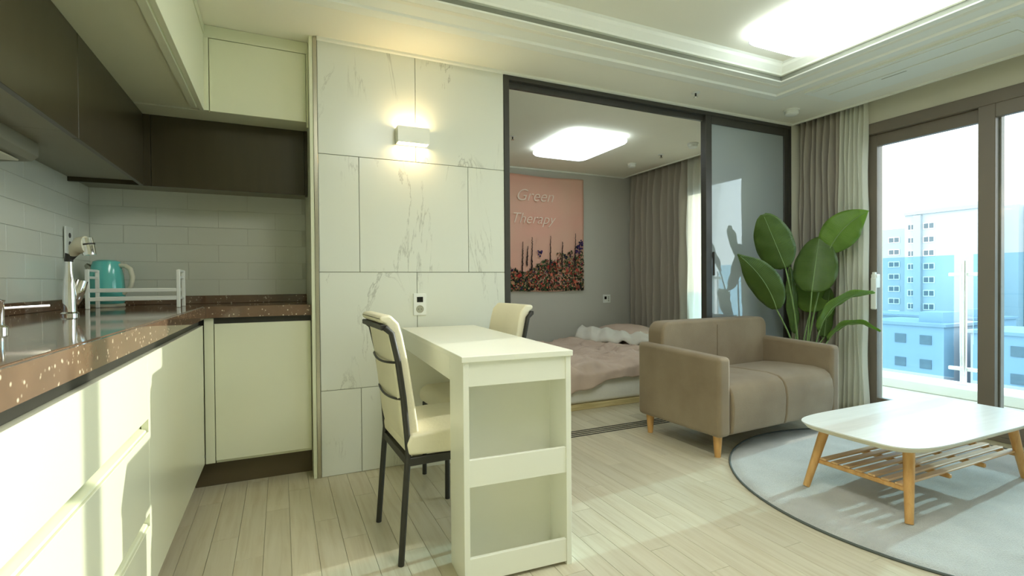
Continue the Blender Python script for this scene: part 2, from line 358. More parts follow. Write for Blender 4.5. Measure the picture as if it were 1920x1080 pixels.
def piece(name, me, m, parent, loc, rz=0.0):
    o = bpy.data.objects.new(name, me)
    if not me.materials: me.materials.append(M[m])
    o.parent = parent; o.location = Vector(loc) - world_loc(parent); o.rotation_euler = (0, 0, rz); COL.objects.link(o); return o
def mesh_of(b, name='piece'):
    me = bpy.data.meshes.new(name); b.bm.to_mesh(me); b.bm.free(); return me

# ================================================================== ROOM SHELL
XL, XR, YK, YM, YP, ZC = -0.925, 4.0, 3.38, 2.811, 2.95, 2.307     # left wall, window wall, kitchen back wall, marble wall, partition back, ceiling
YF, YB = -1.9, 5.05                                                # wall behind the camera, bedroom back wall
# floor
fl = struct('floor', B().box(XL-0.1, XR+0.25, YF-0.1, YB+0.1, -0.12, -0.006), 'grout', 'pale greige woodgrain laminate floor running from kitchen to bedroom')
PW, PL = 0.095, 0.80
def plank_me(b, x, y):
    g = 0.0006; b.box(x+g, x+PW-g, y+g, y+PL-g, -0.008, 0.0, bev=0.0)
pm = B(); t = bmesh.new(); bmesh.ops.create_cube(t, size=1)
for v in t.verts: v.co = Vector((v.co.x*(PW-0.0012), v.co.y*(PL-0.0012), v.co.z*0.008-0.004))
bmesh.ops.bevel(t, geom=[e for e in t.edges if all(v.co.z > -0.001 for v in e.verts)], offset=0.0007, segments=1, affect='EDGES')
pm.merge(t); plank = mesh_of(pm, 'plank')
rest = B(); ncol = int((XR-XL)/PW)+1; nindiv = 0
for i in range(ncol):
    x = XL + i*PW; off = (0, 0.5, 0.25, 0.75)[i % 4]*PL
    y = YF - off
    while y < YB:
        xc, yc = x+PW/2, y+PL/2
        vis = 0.15 < yc < 3.1 and xc > -0.45 and xc < 0.9*yc*1.75+0.9 and nindiv < 298 and xc < XR
        if vis: piece('plank', plank, 'floor', fl, (xc, yc, 0)); nindiv += 1
        else:
            y1 = min(y+PL, YB)
            rest.box(x+0.0006, min(x+PW-0.0006, XR), max(y, YF)+0.0006, y1-0.0006, -0.008, 0)
        y += PL
link('planks', rest, 'floor', fl, kind='stuff')

# outer walls
wl = struct('wall_left', B().box(XL-0.12, XL, YF-0.1, YK+0.1, 0, 2.5), 'tgrout', 'cream kitchen side wall behind the sink')
wk = struct('wall_kitchen', B().box(XL, 0.185, YK, YK+0.1, 0, 2.5), 'tgrout', 'cream wall behind the short kitchen leg')
struct('wall_front', B().box(XL-0.12, XR+0.2, YF-0.12, YF, 0, 2.5), 'wallp', 'cream wall behind the camera')
# marble wall (centre)
wm = struct('wall_centre', B().box(0.185, 1.248, YM+0.012, YP, 0, 2.5), 'grout', 'wall clad in large grey veined white marble tiles')
cols = {0: [0.185, 0.391, 1.014, 1.248], 1: [0.185, 0.703, 1.248]}
rows = [0.0, 0.455, 1.082, 1.703, ZC+0.05]
for r in range(4):
    cs = cols[0] if r % 2 == 0 else cols[1]
    for a, b_ in zip(cs[:-1], cs[1:]):
        bb = B(); g = 0.0014
        w_, h_ = (b_-a)-2*g, (rows[r+1]-rows[r])-2*g
        bb.box(-w_/2, w_/2, 0, 0.011, -h_/2, h_/2, bev=0.0012)
        piece('marble_tile', mesh_of(bb, 'marble_tile'), 'marble', wm, ((a+b_)/2, YM, (rows[r]+rows[r+1])/2))
# kitchen tiles 300 x 100
tb = B(); tb.box(-0.1493, 0.1493, -0.003, 0, -0.0493, 0.0493, bev=0.0008); tmesh = mesh_of(tb, 'wall_tile')
z = 0.95
k = 0
while z < 1.55:
    off = 0.15 if k % 2 else 0.0
    x = XL + 0.15 - off
    while x < 0.15:
        x0, x1 = max(x-0.15, XL+0.003), min(x+0.15, 0.146)
        if x1-x0 > 0.29: piece('wall_tile', tmesh, 'tile', wk, (x, YK, z+0.05))
        elif x1-x0 > 0.02:
            q = B(); ww = x1-x0-0.0014; q.box(-ww/2, ww/2, -0.003, 0, -0.0493, 0.0493, bev=0.0008); piece('wall_tile', mesh_of(q, 'wall_tile'), 'tile', wk, ((x0+x1)/2, YK, z+0.05))
        x += 0.30
    y = YK - 0.15 - 0.003 + off
    while y > 0.3:
        y1 = min(y+0.15, YK-0.003); y0 = y-0.15
        if y1-y0 > 0.29: piece('wall_tile', tmesh, 'tile', wl, (XL, y, z+0.05), rz=PI/2)
        elif y1-y0 > 0.02:
            q = B(); ww = y1-y0-0.0014; q.box(-ww/2, ww/2, -0.003, 0, -0.0493, 0.0493, bev=0.0008); piece('wall_tile', mesh_of(q, 'wall_tile'), 'tile', wl, (XL, (y0+y1)/2, z+0.05), rz=PI/2)
        y -= 0.30
    z += 0.10; k += 1
# tall side panel and steel corner trim at the marble edge
struct('trim_1', B().box(0.147, 0.165, YM, YK, 0, ZC, bev=0.001), 'cream_up', 'cream tall side panel closing the kitchen beside the marble wall')
struct('trim_2', B().box(0.1655, 0.1845, YM-0.004, YM+0.06, 0, ZC, bev=0.001), 'steel', 'polished steel strip on the left edge of the marble wall')
# window wall
wr = B()
wr.box(XR, XR+0.25, YF-0.1, -1.18, 0, 2.6); wr.box(XR, XR+0.25, -1.18, 2.34, 2.175, 2.6)
wr.box(XR, XR+0.25, 2.34, 3.1, 0, 2.6); wr.box(XR, XR+0.25, 3.1, 4.2, 2.05, 2.6); wr.box(XR, XR+0.25, 4.2, YB+0.1, 0, 2.6)
wr.box(XR, XR+0.25, 3.1, 4.2, 0, 0.02); wr.box(XR, XR+0.25, -1.18, 2.34, -0.1, 0.02)
struct('wall_right', wr, 'wallp', 'cream wall around the balcony window')
# bedroom walls
struct('wall_bedroom_back', B().box(0.9, XR+0.2, YB, YB+0.12, 0, 2.5), 'grey', 'plain grey bedroom back wall')
struct('wall_bedroom_left', B().box(0.9, 1.02, YP, YB, 0, 2.5), 'grey', 'grey bedroom side wall behind the marble')
struct('wall_bedroom_header', B().box(0.2, XR, YM+0.02, YP, ZC+0.001, 2.5), 'grey')
struct('wall_bedroom_end', B().box(3.835, XR, YM+0.002, YP, 0, ZC), 'wallp', 'short wall end between sliding screen and window wall')
# ceiling: slabs round the tray
TX0, TX1, TY0, TY1 = 0.24, 2.975, -0.9, 2.245
c = B()
c.box(XL-0.1, 3.85, TY1+0.05, YB+0.05, ZC, ZC+0.03) if False else None
c.box(XL-0.1, 3.85, TY1+0.05, YM+0.02, ZC, ZC+0.08); c.box(XL-0.1, 3.85, YF-0.1, TY0-0.05, ZC, ZC+0.08)
c.box(XL-0.1, TX0-0.05, TY0-0.05, TY1+0.05, ZC, ZC+0.08); c.box(TX1+0.05, 3.85, TY0-0.05, TY1+0.05, ZC, ZC+0.08)
c.box(XL-0.1, 0.2, YM+0.02, YK+0.1, ZC, ZC+0.08)
c.box(TX0-0.12, TX1+0.12, TY0-0.12, TY1+0.12, 2.415, 2.45)
c.box(XL-0.2, XR+0.2, YF-0.1, YB+0.1, 2.55, 2.62)                      # slab closing the curtain pocket
c.box(3.835, 3.85, YF, YM, ZC+0.08, 2.55)
ceil = struct('ceiling', c, 'ceil', 'cream living room ceiling with a recessed tray')
cb = B(); cb.box(1.0, 3.85, YP, YB+0.05, 2.30, 2.34); cb.box(3.835, 3.85, YP, YB, 2.34, 2.55)
struct('ceiling_bedroom', cb, 'ceil', 'cream bedroom ceiling')
# tray mouldings (profile swept round the rectangle)
def ring(prof, name, m, label):
    b = B(); n = len(prof); loops = []
    for (o, z_) in prof:
        loops.append([b.bm.verts.new(p) for p in ((TX0-o, TY0-o, z_), (TX1+o, TY0-o, z_), (TX1+o, TY1+o, z_), (TX0-o, TY1+o, z_))])
    for i in range(n-1):
        for k_ in range(4): b.bm.faces.new((loops[i][k_], loops[i][(k_+1) % 4], loops[i+1][(k_+1) % 4], loops[i+1][k_]))
    return struct(name, b, m, label)
ring([(0.235, ZC+0.01), (0.235, ZC-0.008), (0.215, ZC-0.014), (0.16, ZC-0.014), (0.15, ZC-0.004), (0.005, ZC+0.004), (0.0, ZC+0.010), (0.02, ZC+0.012)], 'trim_3', 'trimw', 'white outer moulding framing the ceiling tray')
ring([(0.06, ZC+0.08), (0.06, ZC+0.045), (0.0, ZC+0.045), (-0.004, ZC+0.055), (-0.03, ZC+0.085), (-0.036, ZC+0.1), (-0.05, ZC+0.108), (-0.05, ZC+0.115)], 'trim_4', 'trimw', 'white inner crown moulding of the ceiling tray')
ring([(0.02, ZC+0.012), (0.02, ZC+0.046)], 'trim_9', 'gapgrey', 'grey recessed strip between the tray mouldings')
# small ceiling cornices
struct('trim_5', B().prism([(YM-0.012, ZC), (YM-0.012, ZC-0.012), (YM, ZC-0.018), (YM, ZC)], 0.185, 3.84, 'x'), 'trimw', 'thin white cornice over marble wall and sliding screen')
struct('trim_6', B().box(3.842, 3.858, YF, YM, ZC-0.012, ZC+0.1), 'trimw', 'thin white lip along the curtain pocket')
struct('trim_7', B().box(3.842, 3.858, YP, YB, 2.288, 2.34), 'trimw', 'thin white lip along bedroom curtain pocket')
struct('trim_8', B().box(1.02, 3.85, YB-0.02, YB, 2.285, 2.30), 'trimw', 'thin white cornice on the bedroom back wall')
struct('baseboard_centre', B().box(1.02, 1.03, YP, YB, 0, 0.06), 'trimw')

# ================================================================== SLIDING SCREEN AND ITS FRAME (door_1)
d = B(); d.box(1.248, 1.285, YM-0.004, YP, 0, ZC-0.018, bev=0.002); d.box(1.285, 3.82, YM-0.004, YP, 2.262, ZC-0.018, bev=0.002)
d.box(3.82, 3.84, YM-0.004, YP, 0, ZC-0.018)
d.box(1.285, 3.82, YM+0.03, YM+0.05, 2.225, 2.262); 
d1 = struct('door_1', d, 'black', 'black aluminium frame of the wide bedroom opening')
scr = B(); y0, y1 = YM+0.004, YM+0.034
scr.box(2.905, 2.965, y0, y1, 0.012, 2.275, bev=0.002); scr.box(3.765, 3.82, y0, y1, 0.012, 2.275, bev=0.002)
scr.box(2.965, 3.765, y0, y1, 2.205, 2.275, bev=0.002); scr.box(2.965, 3.765, y0, y1, 0.012, 0.08, bev=0.002)
sf = thing('sliding_screen', 'black framed bluish glass sliding screen standing behind sofa and plant', 'door', (3.36, YM+0.02, 0.0))
link('screen_frame', scr, 'black', sf)
link('glass_pane', B().box(2.965, 3.765, y0+0.011, y0+0.017, 0.08, 2.205), 'frost', sf)
link('handle', B().box(2.968, 2.982, y0-0.012, y0+0.004, 1.06, 1.24, bev=0.003), 'iron', sf)
scr2 = B(); ya, yb = YM+0.052, YM+0.082
scr2.box(2.93, 2.99, ya, yb, 0.012, 2.262, bev=0.002); scr2.box(3.76, 3.815, ya, yb, 0.012, 2.262, bev=0.002); scr2.box(2.99, 3.76, ya, yb, 2.2, 2.262); scr2.box(2.99, 3.76, ya, yb, 0.012, 0.08)
sf2 = thing('sliding_screen', 'second sliding screen stacked behind the first one', 'door', (3.36, YM+0.067, 0.0))
link('screen_frame', scr2, 'black', sf2)
link('glass_pane', B().box(2.99, 3.76, ya+0.011, ya+0.017, 0.08, 2.2), 'frost', sf2)
trk = thing('floor_track', 'set of thin black sliding door tracks let into the floor', 'track', (2.5, 2.87, 0))
for i in range(4):
    yy = YM+0.006+i*0.033
    link('rail', B().box(1.286, 3.83, yy, yy+0.009, -0.002, 0.0035), 'iron', trk)

# ================================================================== WINDOWS
def frame(b, x0, x1, y0, y1, z0, z1, wy, wz0, wz1):
    b.box(x0, x1, y0, y0+wy, z0, z1, bev=0.003); b.box(x0, x1, y1-wy, y1, z0, z1, bev=0.003)
    b.box(x0, x1, y0+wy, y1-wy, z1-wz1, z1, bev=0.003); b.box(x0, x1, y0+wy, y1-wy, z0, z0+wz0, bev=0.003); return b
w1 = struct('window_1', frame(B(), 3.985, 4.19, -1.18, 2.34, 0.02, 2.175, 0.03, 0.03, 0.08), 'alu', 'brown aluminium balcony window frame')
sashes = [(4.03, 4.075, 1.55, 2.325, True), (3.985, 4.028, 0.82, 1.646, False), (4.03, 4.075, 0.1, 0.92, False), (3.985, 4.028, -0.6, 0.2, False), (4.03, 4.075, -1.15, -0.5, False)]
for i, (x0, x1, y0, y1, hd) in enumerate(sashes):
    s_ = link('sash', frame(B(), x0, x1, y0, y1, 0.05, 2.095, 0.085 if i else 0.066, 0.09, 0.085), 'alu', w1)
    link('pane', B().box((x0+x1)/2-0.004, (x0+x1)/2+0.004, y0+0.075, y1-0.065, 0.13, 2.02), 'glass', s_)
hb = B(); hb.box(3.985, 4.031, 2.235, 2.275, 0.96, 1.06, bev=0.004); hb.box(3.968, 3.988, 2.232, 2.270, 0.80, 1.035, bev=0.006); hb.box(3.975, 4.0, 2.242, 2.262, 1.03, 1.075, bev=0.003)
link('sash_handle', hb, 'wplastic', w1, label='white upright lever handle')
w2 = struct('window_2', frame(B(), 4.0, 4.15, 3.1, 4.2, 0.02, 2.05, 0.04, 0.05, 0.05), 'alu', 'brown bedroom window frame behind the sheer')
s_ = link('sash', frame(B(), 4.03, 4.07, 3.14, 4.16, 0.07, 2.0, 0.05, 0.05, 0.05), 'alu', w2)
link('pane', B().box(4.046, 4.052, 3.19, 4.11, 0.12, 1.95), 'glass', s_)

# ================================================================== CURTAINS
def curtain(name, label, cat, y0, y1, x, z0, z1, m, npl, amp, seed, flare=0.0):
    rnd = random.Random(seed); ph = [rnd.uniform(-0.25, 0.25) for _ in range(npl+2)]; am = [rnd.uniform(0.7, 1.1) for _ in range(npl+2)]
    def fn(u, v):
        z_ = z1 + (z0-z1)*v; t_ = u*npl; k_ = int(min(t_, npl-1))
        spread = 1 + flare*v
        yy = (y0+y1)/2 + ((y0-y1)/2 + (y1-y0)*(u))*spread if flare else y0+(y1-y0)*u
        a = amp*am[k_]*(0.55+0.45*min(1, v*6))
        ph_ = ph[k_]*(1-(2*abs((t_-k_)-0.5))) * min(1, v*3)
        dx = a*(0.5-0.5*math.cos(2*PI*(t_+ph_*0.4)))
        dx += 0.006*math.sin(9*z_+k_*2.1)
        return (x-dx, yy+0.008*math.sin(5*z_+k_)*v, z_)
    root = thing(name, label, cat, (x, (y0+y1)/2, z0))
    link('cloth', B().grid(fn, npl*14, 26), m, root, smooth='all', solid=0.0015)
    return root
curtain('curtain', 'taupe grey pleated curtain hanging in the living room corner behind the plant', 'curtain', 2.80, 2.46, 3.955, 0.015, 2.36, 'curt', 7, 0.07, 3)
curtain('sheer_curtain', 'white sheer curtain bunched beside the balcony window frame', 'curtain', 2.47, 2.275, 3.955, 0.015, 2.36, 'sheer', 6, 0.06, 4, 0.04)
curtain('curtain', 'grey pleated curtain hanging in the bedroom beside the bed', 'curtain', 5.03, 4.06, 3.965, 0.03, 2.36, 'curt', 9, 0.10, 5)
curtain('sheer_curtain', 'glowing white sheer curtain over the bedroom window', 'curtain', 4.10, 3.05, 3.97, 0.03, 2.36, 'sheer', 13, 0.05, 6)

# ================================================================== KITCHEN BASE
XD, YD = -0.345, 2.87         # door planes of the two legs
bu = thing('drawer_unit', 'cream base cabinet with three wide handleless drawers under the sink worktop', 'cabinet', (-0.63, 1.13, 0))
link('body', B().box(XL+0.003, XD-0.034, 0.55, 1.729, 0.13, 0.822), 'cream', bu)
for z0, z1 in ((0.640, 0.822), (0.372, 0.603), (0.146, 0.335)):
    link('drawer_front', B().box(XD-0.019, XD, 0.552, 1.7275, z0, z1, bev=0.0015), 'cream', bu)
for z0, z1 in ((0.603, 0.640), (0.335, 0.372)):
    link('grip_channel', B().prism([(XD-0.034, z0-0.008), (XD-0.019, z0-0.002), (XD-0.006, z0+0.001), (XD-0.008, z0+0.006), (XD-0.028, z0+0.012), (XD-0.028, z1), (XD-0.034, z1)], 0.552, 1.7275, 'y'), 'cream_up', bu)
link('bumper', B().box(XD-0.026, XD-0.016, 1.60, 1.66, 0.628, 0.640), 'iron', bu)
link('toe_kick', B().box(XD-0.075, XD-0.06, 0.55, 1.729, 0.0, 0.13), 'toe', bu)
cu = thing('corner_cabinet', 'tall single door cream base cabinet next to the inner kitchen corner', 'cabinet', (-0.63, 2.3, 0))
link('body', B().box(XL+0.003, XD-0.022, 1.7315, YK-0.003, 0.13, 0.822), 'cream', cu)
link('door', B().box(XD-0.019, XD, 1.7315, 2.845, 0.146, 0.822, bev=0.0015), 'cream', cu)
link('filler', B().box(XD+0.0005, -0.303, YD+0.002, YD+0.02, 0.135, 0.855, bev=0.0015), 'cream', cu)
link('toe_kick', B().box(XD-0.075, XD-0.06, 1.7315, 2.95, 0.0, 0.13), 'toe', cu)
bc = thing('base_cabinet', 'cream single door base cabinet on the short leg beside the marble wall', 'cabinet', (-0.08, 3.1, 0))
link('body', B().box(-0.30, 0.145, YD+0.022, YK-0.003, 0.13, 0.822), 'cream', bc)
link('door', B().box(-0.300, 0.143, YD, YD+0.019, 0.146, 0.826, bev=0.0015), 'cream', bc)
link('toe_kick', B().box(-0.40, 0.145, YD+0.076, YD+0.09, 0.0, 0.14), 'toe', bc)
# worktop
wt = thing('worktop', 'polished brown speckled granite worktop over both kitchen legs', 'worktop', (-0.6, 2.0, 0.855))
gx, gy = XD+0.015, YD-0.018
g = B(); g.box(XL, gx, 0.5, 1.42, 0.857, 0.912) if False else None
sx0, sx1, sy0, sy1 = -0.83, -0.49, 0.62, 1.16
gb = B()
for (a, b2, c2, d2) in ((XL+0.002, gx, 0.5, sy0), (XL+0.002, sx0, sy0, sy1), (sx1, gx, sy0, sy1), (XL+0.002, gx, sy1, YK-0.002), (gx, 0.146, gy, YK-0.002)):
    gb.box(a, b2, c2, d2, 0.857, 0.912)
bmesh.ops.remove_doubles(gb.bm, verts=gb.bm.verts, dist=0.0005)
# drop the internal faces between the joined boxes
seen = {}
for f in list(gb.bm.faces):
    key = tuple(round(v_, 4) for v_ in f.calc_center_median()); seen.setdefault(key, []).append(f)
for fs in seen.values():
    if len(fs) > 1: bmesh.ops.delete(gb.bm, geom=fs, context='FACES_ONLY')
link('slab', gb, 'granite', wt)
link('drip_lip', B().tube([(gx-0.012, 0.5, 0.9105), (gx-0.012, gy-0.01, 0.9105)], 0.0035, 8), 'granite', wt)
ub = B(); ub.box(XL+0.002, XL+0.022, 0.5, YK-0.022, 0.912, 0.958, bev=0.002); ub.box(XL+0.002, 0.146, YK-0.022, YK-0.002, 0.912, 0.958, bev=0.002)
link('upstand', ub, 'granite', wt)
link('finger_channel', B().box(XD-0.022, XD-0.018, 0.55, 2.87, 0.822, 0.857).box(XD-0.018, 0.145, YD+0.012, YD+0.016, 0.826, 0.857), 'iron', wt)
sk = thing('sink', 'stainless steel undermount sink basin let into the granite worktop', 'sink', ((sx0+sx1)/2, (sy0+sy1)/2, 0.7))
sb_ = B()
sb_.box(sx0-0.006, sx0, sy0-0.006, sy1+0.006, 0.71, 0.856); sb_.box(sx1, sx1+0.006, sy0-0.006, sy1+0.006, 0.71, 0.856)
sb_.box(sx0, sx1, sy0-0.006, sy0, 0.71, 0.856); sb_.box(sx0, sx1, sy1, sy1+0.006, 0.71, 0.856); sb_.box(sx0, sx1, sy0, sy1, 0.704, 0.71)
link('basin', sb_, 'steel', sk)
link('drain', B().lathe([(0.04, 0.7105), (0.045, 0.714), (0.02, 0.7125), (0.005, 0.7125)], ((sx0+sx1)/2, (sy0+sy1)/2), 24), 'chrome', sk)

# ================================================================== KITCHEN UPPERS
XU, YU, ZU0, ZU1 = -0.62, 3.08, 1.523, 1.885
u1 = thing('wall_cabinet', 'dark brown wall cabinet at the left picture edge above the sink', 'cabinet', (-0.77, 1.4, 1.55), group='dark wall cabinets')
link('body', B().box(XL+0.003, XU-0.02, 0.6, 2.182, 1.545, ZU1-0.001), 'under', u1)
link('door', B().box(XU-0.019, XU, 0.6, 1.395, ZU0, ZU1-0.001, bev=0.001), 'dark', u1)
link('door', B().box(XU-0.019, XU, 1.397, 2.1815, ZU0, ZU1-0.001, bev=0.001), 'dark', u1)
u2 = thing('wall_cabinet', 'dark brown wall cabinet next to the inner corner on the left wall', 'cabinet', (-0.77, 2.6, 1.55), group='dark wall cabinets')
link('body', B().box(XL+0.003, XU-0.02, 2.184, YU-0.001, 1.545, ZU1-0.001), 'under', u2)
link('door', B().box(XU-0.019, XU, 2.1845, YU-0.0015, ZU0, ZU1-0.001, bev=0.001), 'dark', u2)
u3 = thing('wall_cabinet', 'wide dark brown wall cabinet over the tiled back wall of the short leg', 'cabinet', (-0.25, 3.23, 1.55), group='dark wall cabinets')
link('body', B().box(XL+0.003, 0.142, YU+0.02, YK-0.003, 1.545, ZU1-0.001), 'under', u3)
link('filler', B().box(XL+0.003, -0.590, YU, YU+0.019, ZU0, ZU1-0.001, bev=0.001), 'dark', u3)
link('door', B().box(-0.588, 0.131, YU, YU+0.019, ZU0, ZU1-0.001, bev=0.001), 'dark', u3)
link('end_filler', B().box(0.1325, 0.145, YU-0.004, YU+0.019, ZU0-0.01, ZU1-0.001), 'dark', u3)
hd = thing('range_hood', 'slim grey extractor bar under the dark cabinets with a pale lower strip', 'extractor', (-0.83, 1.6, 1.46))
link('housing', B().prism([(XL+0.009, 1.545), (XL+0.009, 1.470), (XL+0.10, 1.478), (XL+0.12, 1.495), (XL+0.12, 1.545)], 0.9, 2.42, 'y', bev=0.002), 'under', hd)
link('light_strip', B().box(XL+0.03, XL+0.085, 0.95, 2.36, 1.466, 1.472, bev=0.002), 'ivory', hd)
XW, YW = -0.333, 2.90
up_ = thing('upper_cabinet', 'cream ceiling-height box cabinet over the long kitchen leg', 'cabinet', (-0.6, 1.7, ZU1), group='cream top cabinets')
link('body', B().box(XL+0.003, XW-0.02, 0.4, YW-0.001, ZU1, ZC-0.002), 'cream_up', up_)
link('door', B().box(XW-0.019, XW, 0.4, 1.6, ZU1-0.004, 2.26, bev=0.001), 'cream_up', up_)
link('door', B().box(XW-0.019, XW, 1.602, YW-0.002, ZU1-0.004, 2.26, bev=0.001), 'cream_up', up_)
link('cornice', B().box(XW-0.018, XW+0.004, 0.4, YW-0.002, 2.262, ZC-0.002), 'cream_up', up_)
link('grip_rail', B().box(XW-0.05, XW-0.024, 0.4, YW-0.06, ZU1-0.012, ZU1), 'cream_up', up_)
ub2 = thing('upper_cabinet', 'cream single door top cabinet beside the marble wall', 'cabinet', (-0.1, 3.1, ZU1), group='cream top cabinets')
link('body', B().box(XL+0.003, 0.1455, YW+0.02, YK-0.003, ZU1, ZC-0.002), 'cream_up', ub2)
link('filler', B().box(XW-0.02, -0.3125, YW, YW+0.019, ZU1, 2.262, bev=0.001), 'cream_up', ub2)
link('door', B().box(-0.309, 0.1345, YW, YW+0.019, ZU1-0.002, 2.243, bev=0.0015), 'cream_up', ub2)
link('cornice', B().box(XW-0.02, 0.1455, YW-0.002, YW+0.019, 2.2455, ZC-0.002), 'cream_up', ub2)
link('end_filler', B().box(0.1365, 0.1455, YW-0.002, YW+0.019, ZU1-0.03, 2.2445), 'cream_up', ub2)

# ================================================================== KITCHEN THINGS
# faucet
fx, fy, fz = -0.69, 2.32, 0.912
fa = thing('faucet', 'tall chrome pull-out kitchen faucet with angled white sprayer head', 'faucet', (fx, fy, fz))
fx, fy = at(131, 592, 2.32).x, 2.32
link('base', B().lathe([(0.027, fz), (0.027, fz+0.008), (0.021, fz+0.014), (0.019, fz+0.08), (0.016, fz+0.13), (0.0115, fz+0.16), (0.0115, fz+0.20)], (fx, fy), 24), 'chrome', fa, smooth=True)
link('neck', B().tube([(fx, fy, fz+0.195), (fx+0.001, fy, fz+0.222), at(133, 484, fy), at(143, 474, fy)], [0.0125, 0.0125, 0.0115, 0.010], 16), 'iron', fa, smooth=True)
p1, p2, p3, p4 = at(134, 482, fy), at(141, 468, fy-0.004), at(152, 461, fy-0.008), at(163, 460, fy-0.012)
link('sprayer', B().tube([p1, p2, p3, p4], [0.008, 0.022, 0.033, 0.034], 20), 'ivory', fa, smooth=True, label='white sprayer head')
n0, n1, n2 = at(161, 447, fy-0.014), at(165, 463, fy-0.014), at(168, 478, fy-0.014)
link('spray_nozzle', B().tube([n0, n1, n2], [0.021, 0.021, 0.020], 20), 'chrome', fa, smooth=True)
link('nozzle_ring', B().tube([n0.lerp(n1, 0.62), n0.lerp(n1, 0.8)], 0.0225, 20), 'iron', fa)
q0, q1 = at(137, 570, fy+0.02), at(153, 526, fy+0.03)
link('lever', B().tube([q0, q0.lerp(q1, 0.25), q0.lerp(q1, 0.7), q1], [0.016, 0.022, 0.022, 0.02], 16), 'chrome', fa, smooth=True)
# small filter tap at the left edge
tp = thing('filter_tap', 'small chrome filter tap with thin side lever at the left picture edge', 'faucet', (-0.61, 1.60, fz))
link('post', B().lathe([(0.016, fz), (0.016, fz+0.01), (0.009, fz+0.016), (0.009, fz+0.07), (0.011, fz+0.075), (0.002, fz+0.078)], (-0.61, 1.60), 20), 'chrome', tp, smooth=True)
link('lever', B().tube([(-0.61, 1.60, fz+0.055), (-0.57, 1.63, fz+0.057), (-0.535, 1.655, fz+0.058)], 0.0035, 8), 'chrome', tp, smooth=True)
# kettle
kx, ky = -0.79, 3.135
ke = thing('electric_kettle', 'teal electric kettle with ivory handle behind the white dish rack', 'kettle', (kx, ky, fz))
link('base_plate', B().lathe([(0.070, fz), (0.074, fz+0.004), (0.074, fz+0.014), (0.068, fz+0.018)], (kx, ky), 40), 'ivory', ke, smooth=True)
link('body', B().lathe([(0.069, fz+0.018), (0.074, fz+0.028), (0.074, fz+0.09), (0.070, fz+0.15), (0.061, fz+0.205), (0.056, fz+0.222)], (kx, ky), 40), 'teal', ke, smooth=True)
link('lid', B().lathe([(0.056, fz+0.222), (0.054, fz+0.228), (0.04, fz+0.235), (0.004, fz+0.237)], (kx, ky), 40), 'teal', ke, smooth=True)
dv = Vector((0.97, -0.25, 0)).normalized()
hp = [Vector((kx, ky, 0)) + dv*r_ + Vector((0, 0, fz+z_)) for r_, z_ in ((0.055, 0.208), (0.085, 0.206), (0.106, 0.19), (0.116, 0.150), (0.108, 0.105), (0.073, 0.065))]
link('handle', B().tube(hp, [0.010, 0.011, 0.012, 0.012, 0.011, 0.009], 14), 'ivory', ke, smooth=True, label='ivory handle')
spv = -dv
link('spout', B().tube([Vector((kx, ky, fz+0.165))+spv*0.052, Vector((kx, ky, fz+0.195))+spv*0.070, Vector((kx, ky, fz+0.212))+spv*0.090], [0.026, 0.020, 0.010], 14), 'steel', ke, smooth=True)
# dish rack
dr = thing('dish_rack', 'low white metal dish rack with two end posts on the worktop', 'dish rack', (-0.62, 2.96, fz))
def flat(b, p, q, w_=0.012, t_=0.006):
    b.tube([p, q], w_/2, 8); return b
rx0, rx1, ry0, ry1 = -0.80, -0.45, 2.89, 3.03
for (px_, py_) in ((rx0, ry0), (rx0, ry1), (rx1, ry0), (rx1, ry1)):
    link('post', B().box(px_-0.008, px_+0.008, py_-0.006, py_+0.006, fz, fz+0.182, bev=0.002), 'wplastic', dr)
for yy in (ry0, ry1):
    for zz in (0.045, 0.085):
        link('rail', B().box(rx0, rx1, yy-0.005, yy+0.005, fz+zz-0.009, fz+zz+0.009, bev=0.002), 'wplastic', dr)
for xx in (rx0, rx1):
    for zz in (0.045, 0.145, 0.178):
        link('end_rail', B().box(xx-0.004, xx+0.004, ry0, ry1, fz+zz-0.006, fz+zz+0.006, bev=0.002), 'wplastic', dr)
# wall socket in kitchen
so = thing('wall_socket', 'white double socket plate on the kitchen side wall behind the faucet', 'socket', (XL+0.008, 3.05, 1.2))
link('plate', B().box(XL+0.008, XL+0.016, 3.01, 3.10, 1.14, 1.30, bev=0.002), 'wplastic', so)
for zz in (1.18, 1.22, 1.26): link('outlet', B().tube([(XL+0.014, 3.055, zz), (XL+0.018, 3.055, zz)], 0.012, 14), 'dot', so)

# ================================================================== WALL LAMP, SOCKETS, SWITCHES
sx_, sy_, sz_ = 0.676, YM, 1.835
wlmp = thing('wall_lamp', 'rectangular white up-down wall lamp glowing on the marble wall', 'lamp', (sx_, YM, sz_))
sbx = B(); x0, x1, ya, yb, z0, z1 = sx_-0.088, sx_+0.088, YM-0.072, YM-0.004, sz_-0.044, sz_+0.044
sbx.box(x0, x1, ya, ya+0.004, z0, z1); sbx.box(x0, x0+0.004, ya+0.004, yb, z0, z1); sbx.box(x1-0.004, x1, ya+0.004, yb, z0, z1); sbx.box(x0+0.004, x1-0.004, yb-0.004, yb, z0, z1)
link('housing', sbx, 'white', wlmp)
link('light_strip', B().box(x0+0.006, x1-0.006, ya+0.008, yb-0.006, z1-0.02, z1-0.014), 'sconce_em', wlmp)
link('light_strip', B().box(x0+0.006, x1-0.006, ya+0.008, yb-0.006, z0+0.014, z0+0.02), 'sconce_em', wlmp)
so = thing('wall_socket', 'white wall plate with small black display above a round socket on the marble', 'socket', (0.716, YM, 0.9))
link('plate', B().box(0.680, 0.753, YM-0.009, YM, 0.838, 0.962, bev=0.002), 'wplastic', so)
link('display', B().box(0.699, 0.734, YM-0.0105, YM-0.009, 0.912, 0.942), 'black_glass', so)
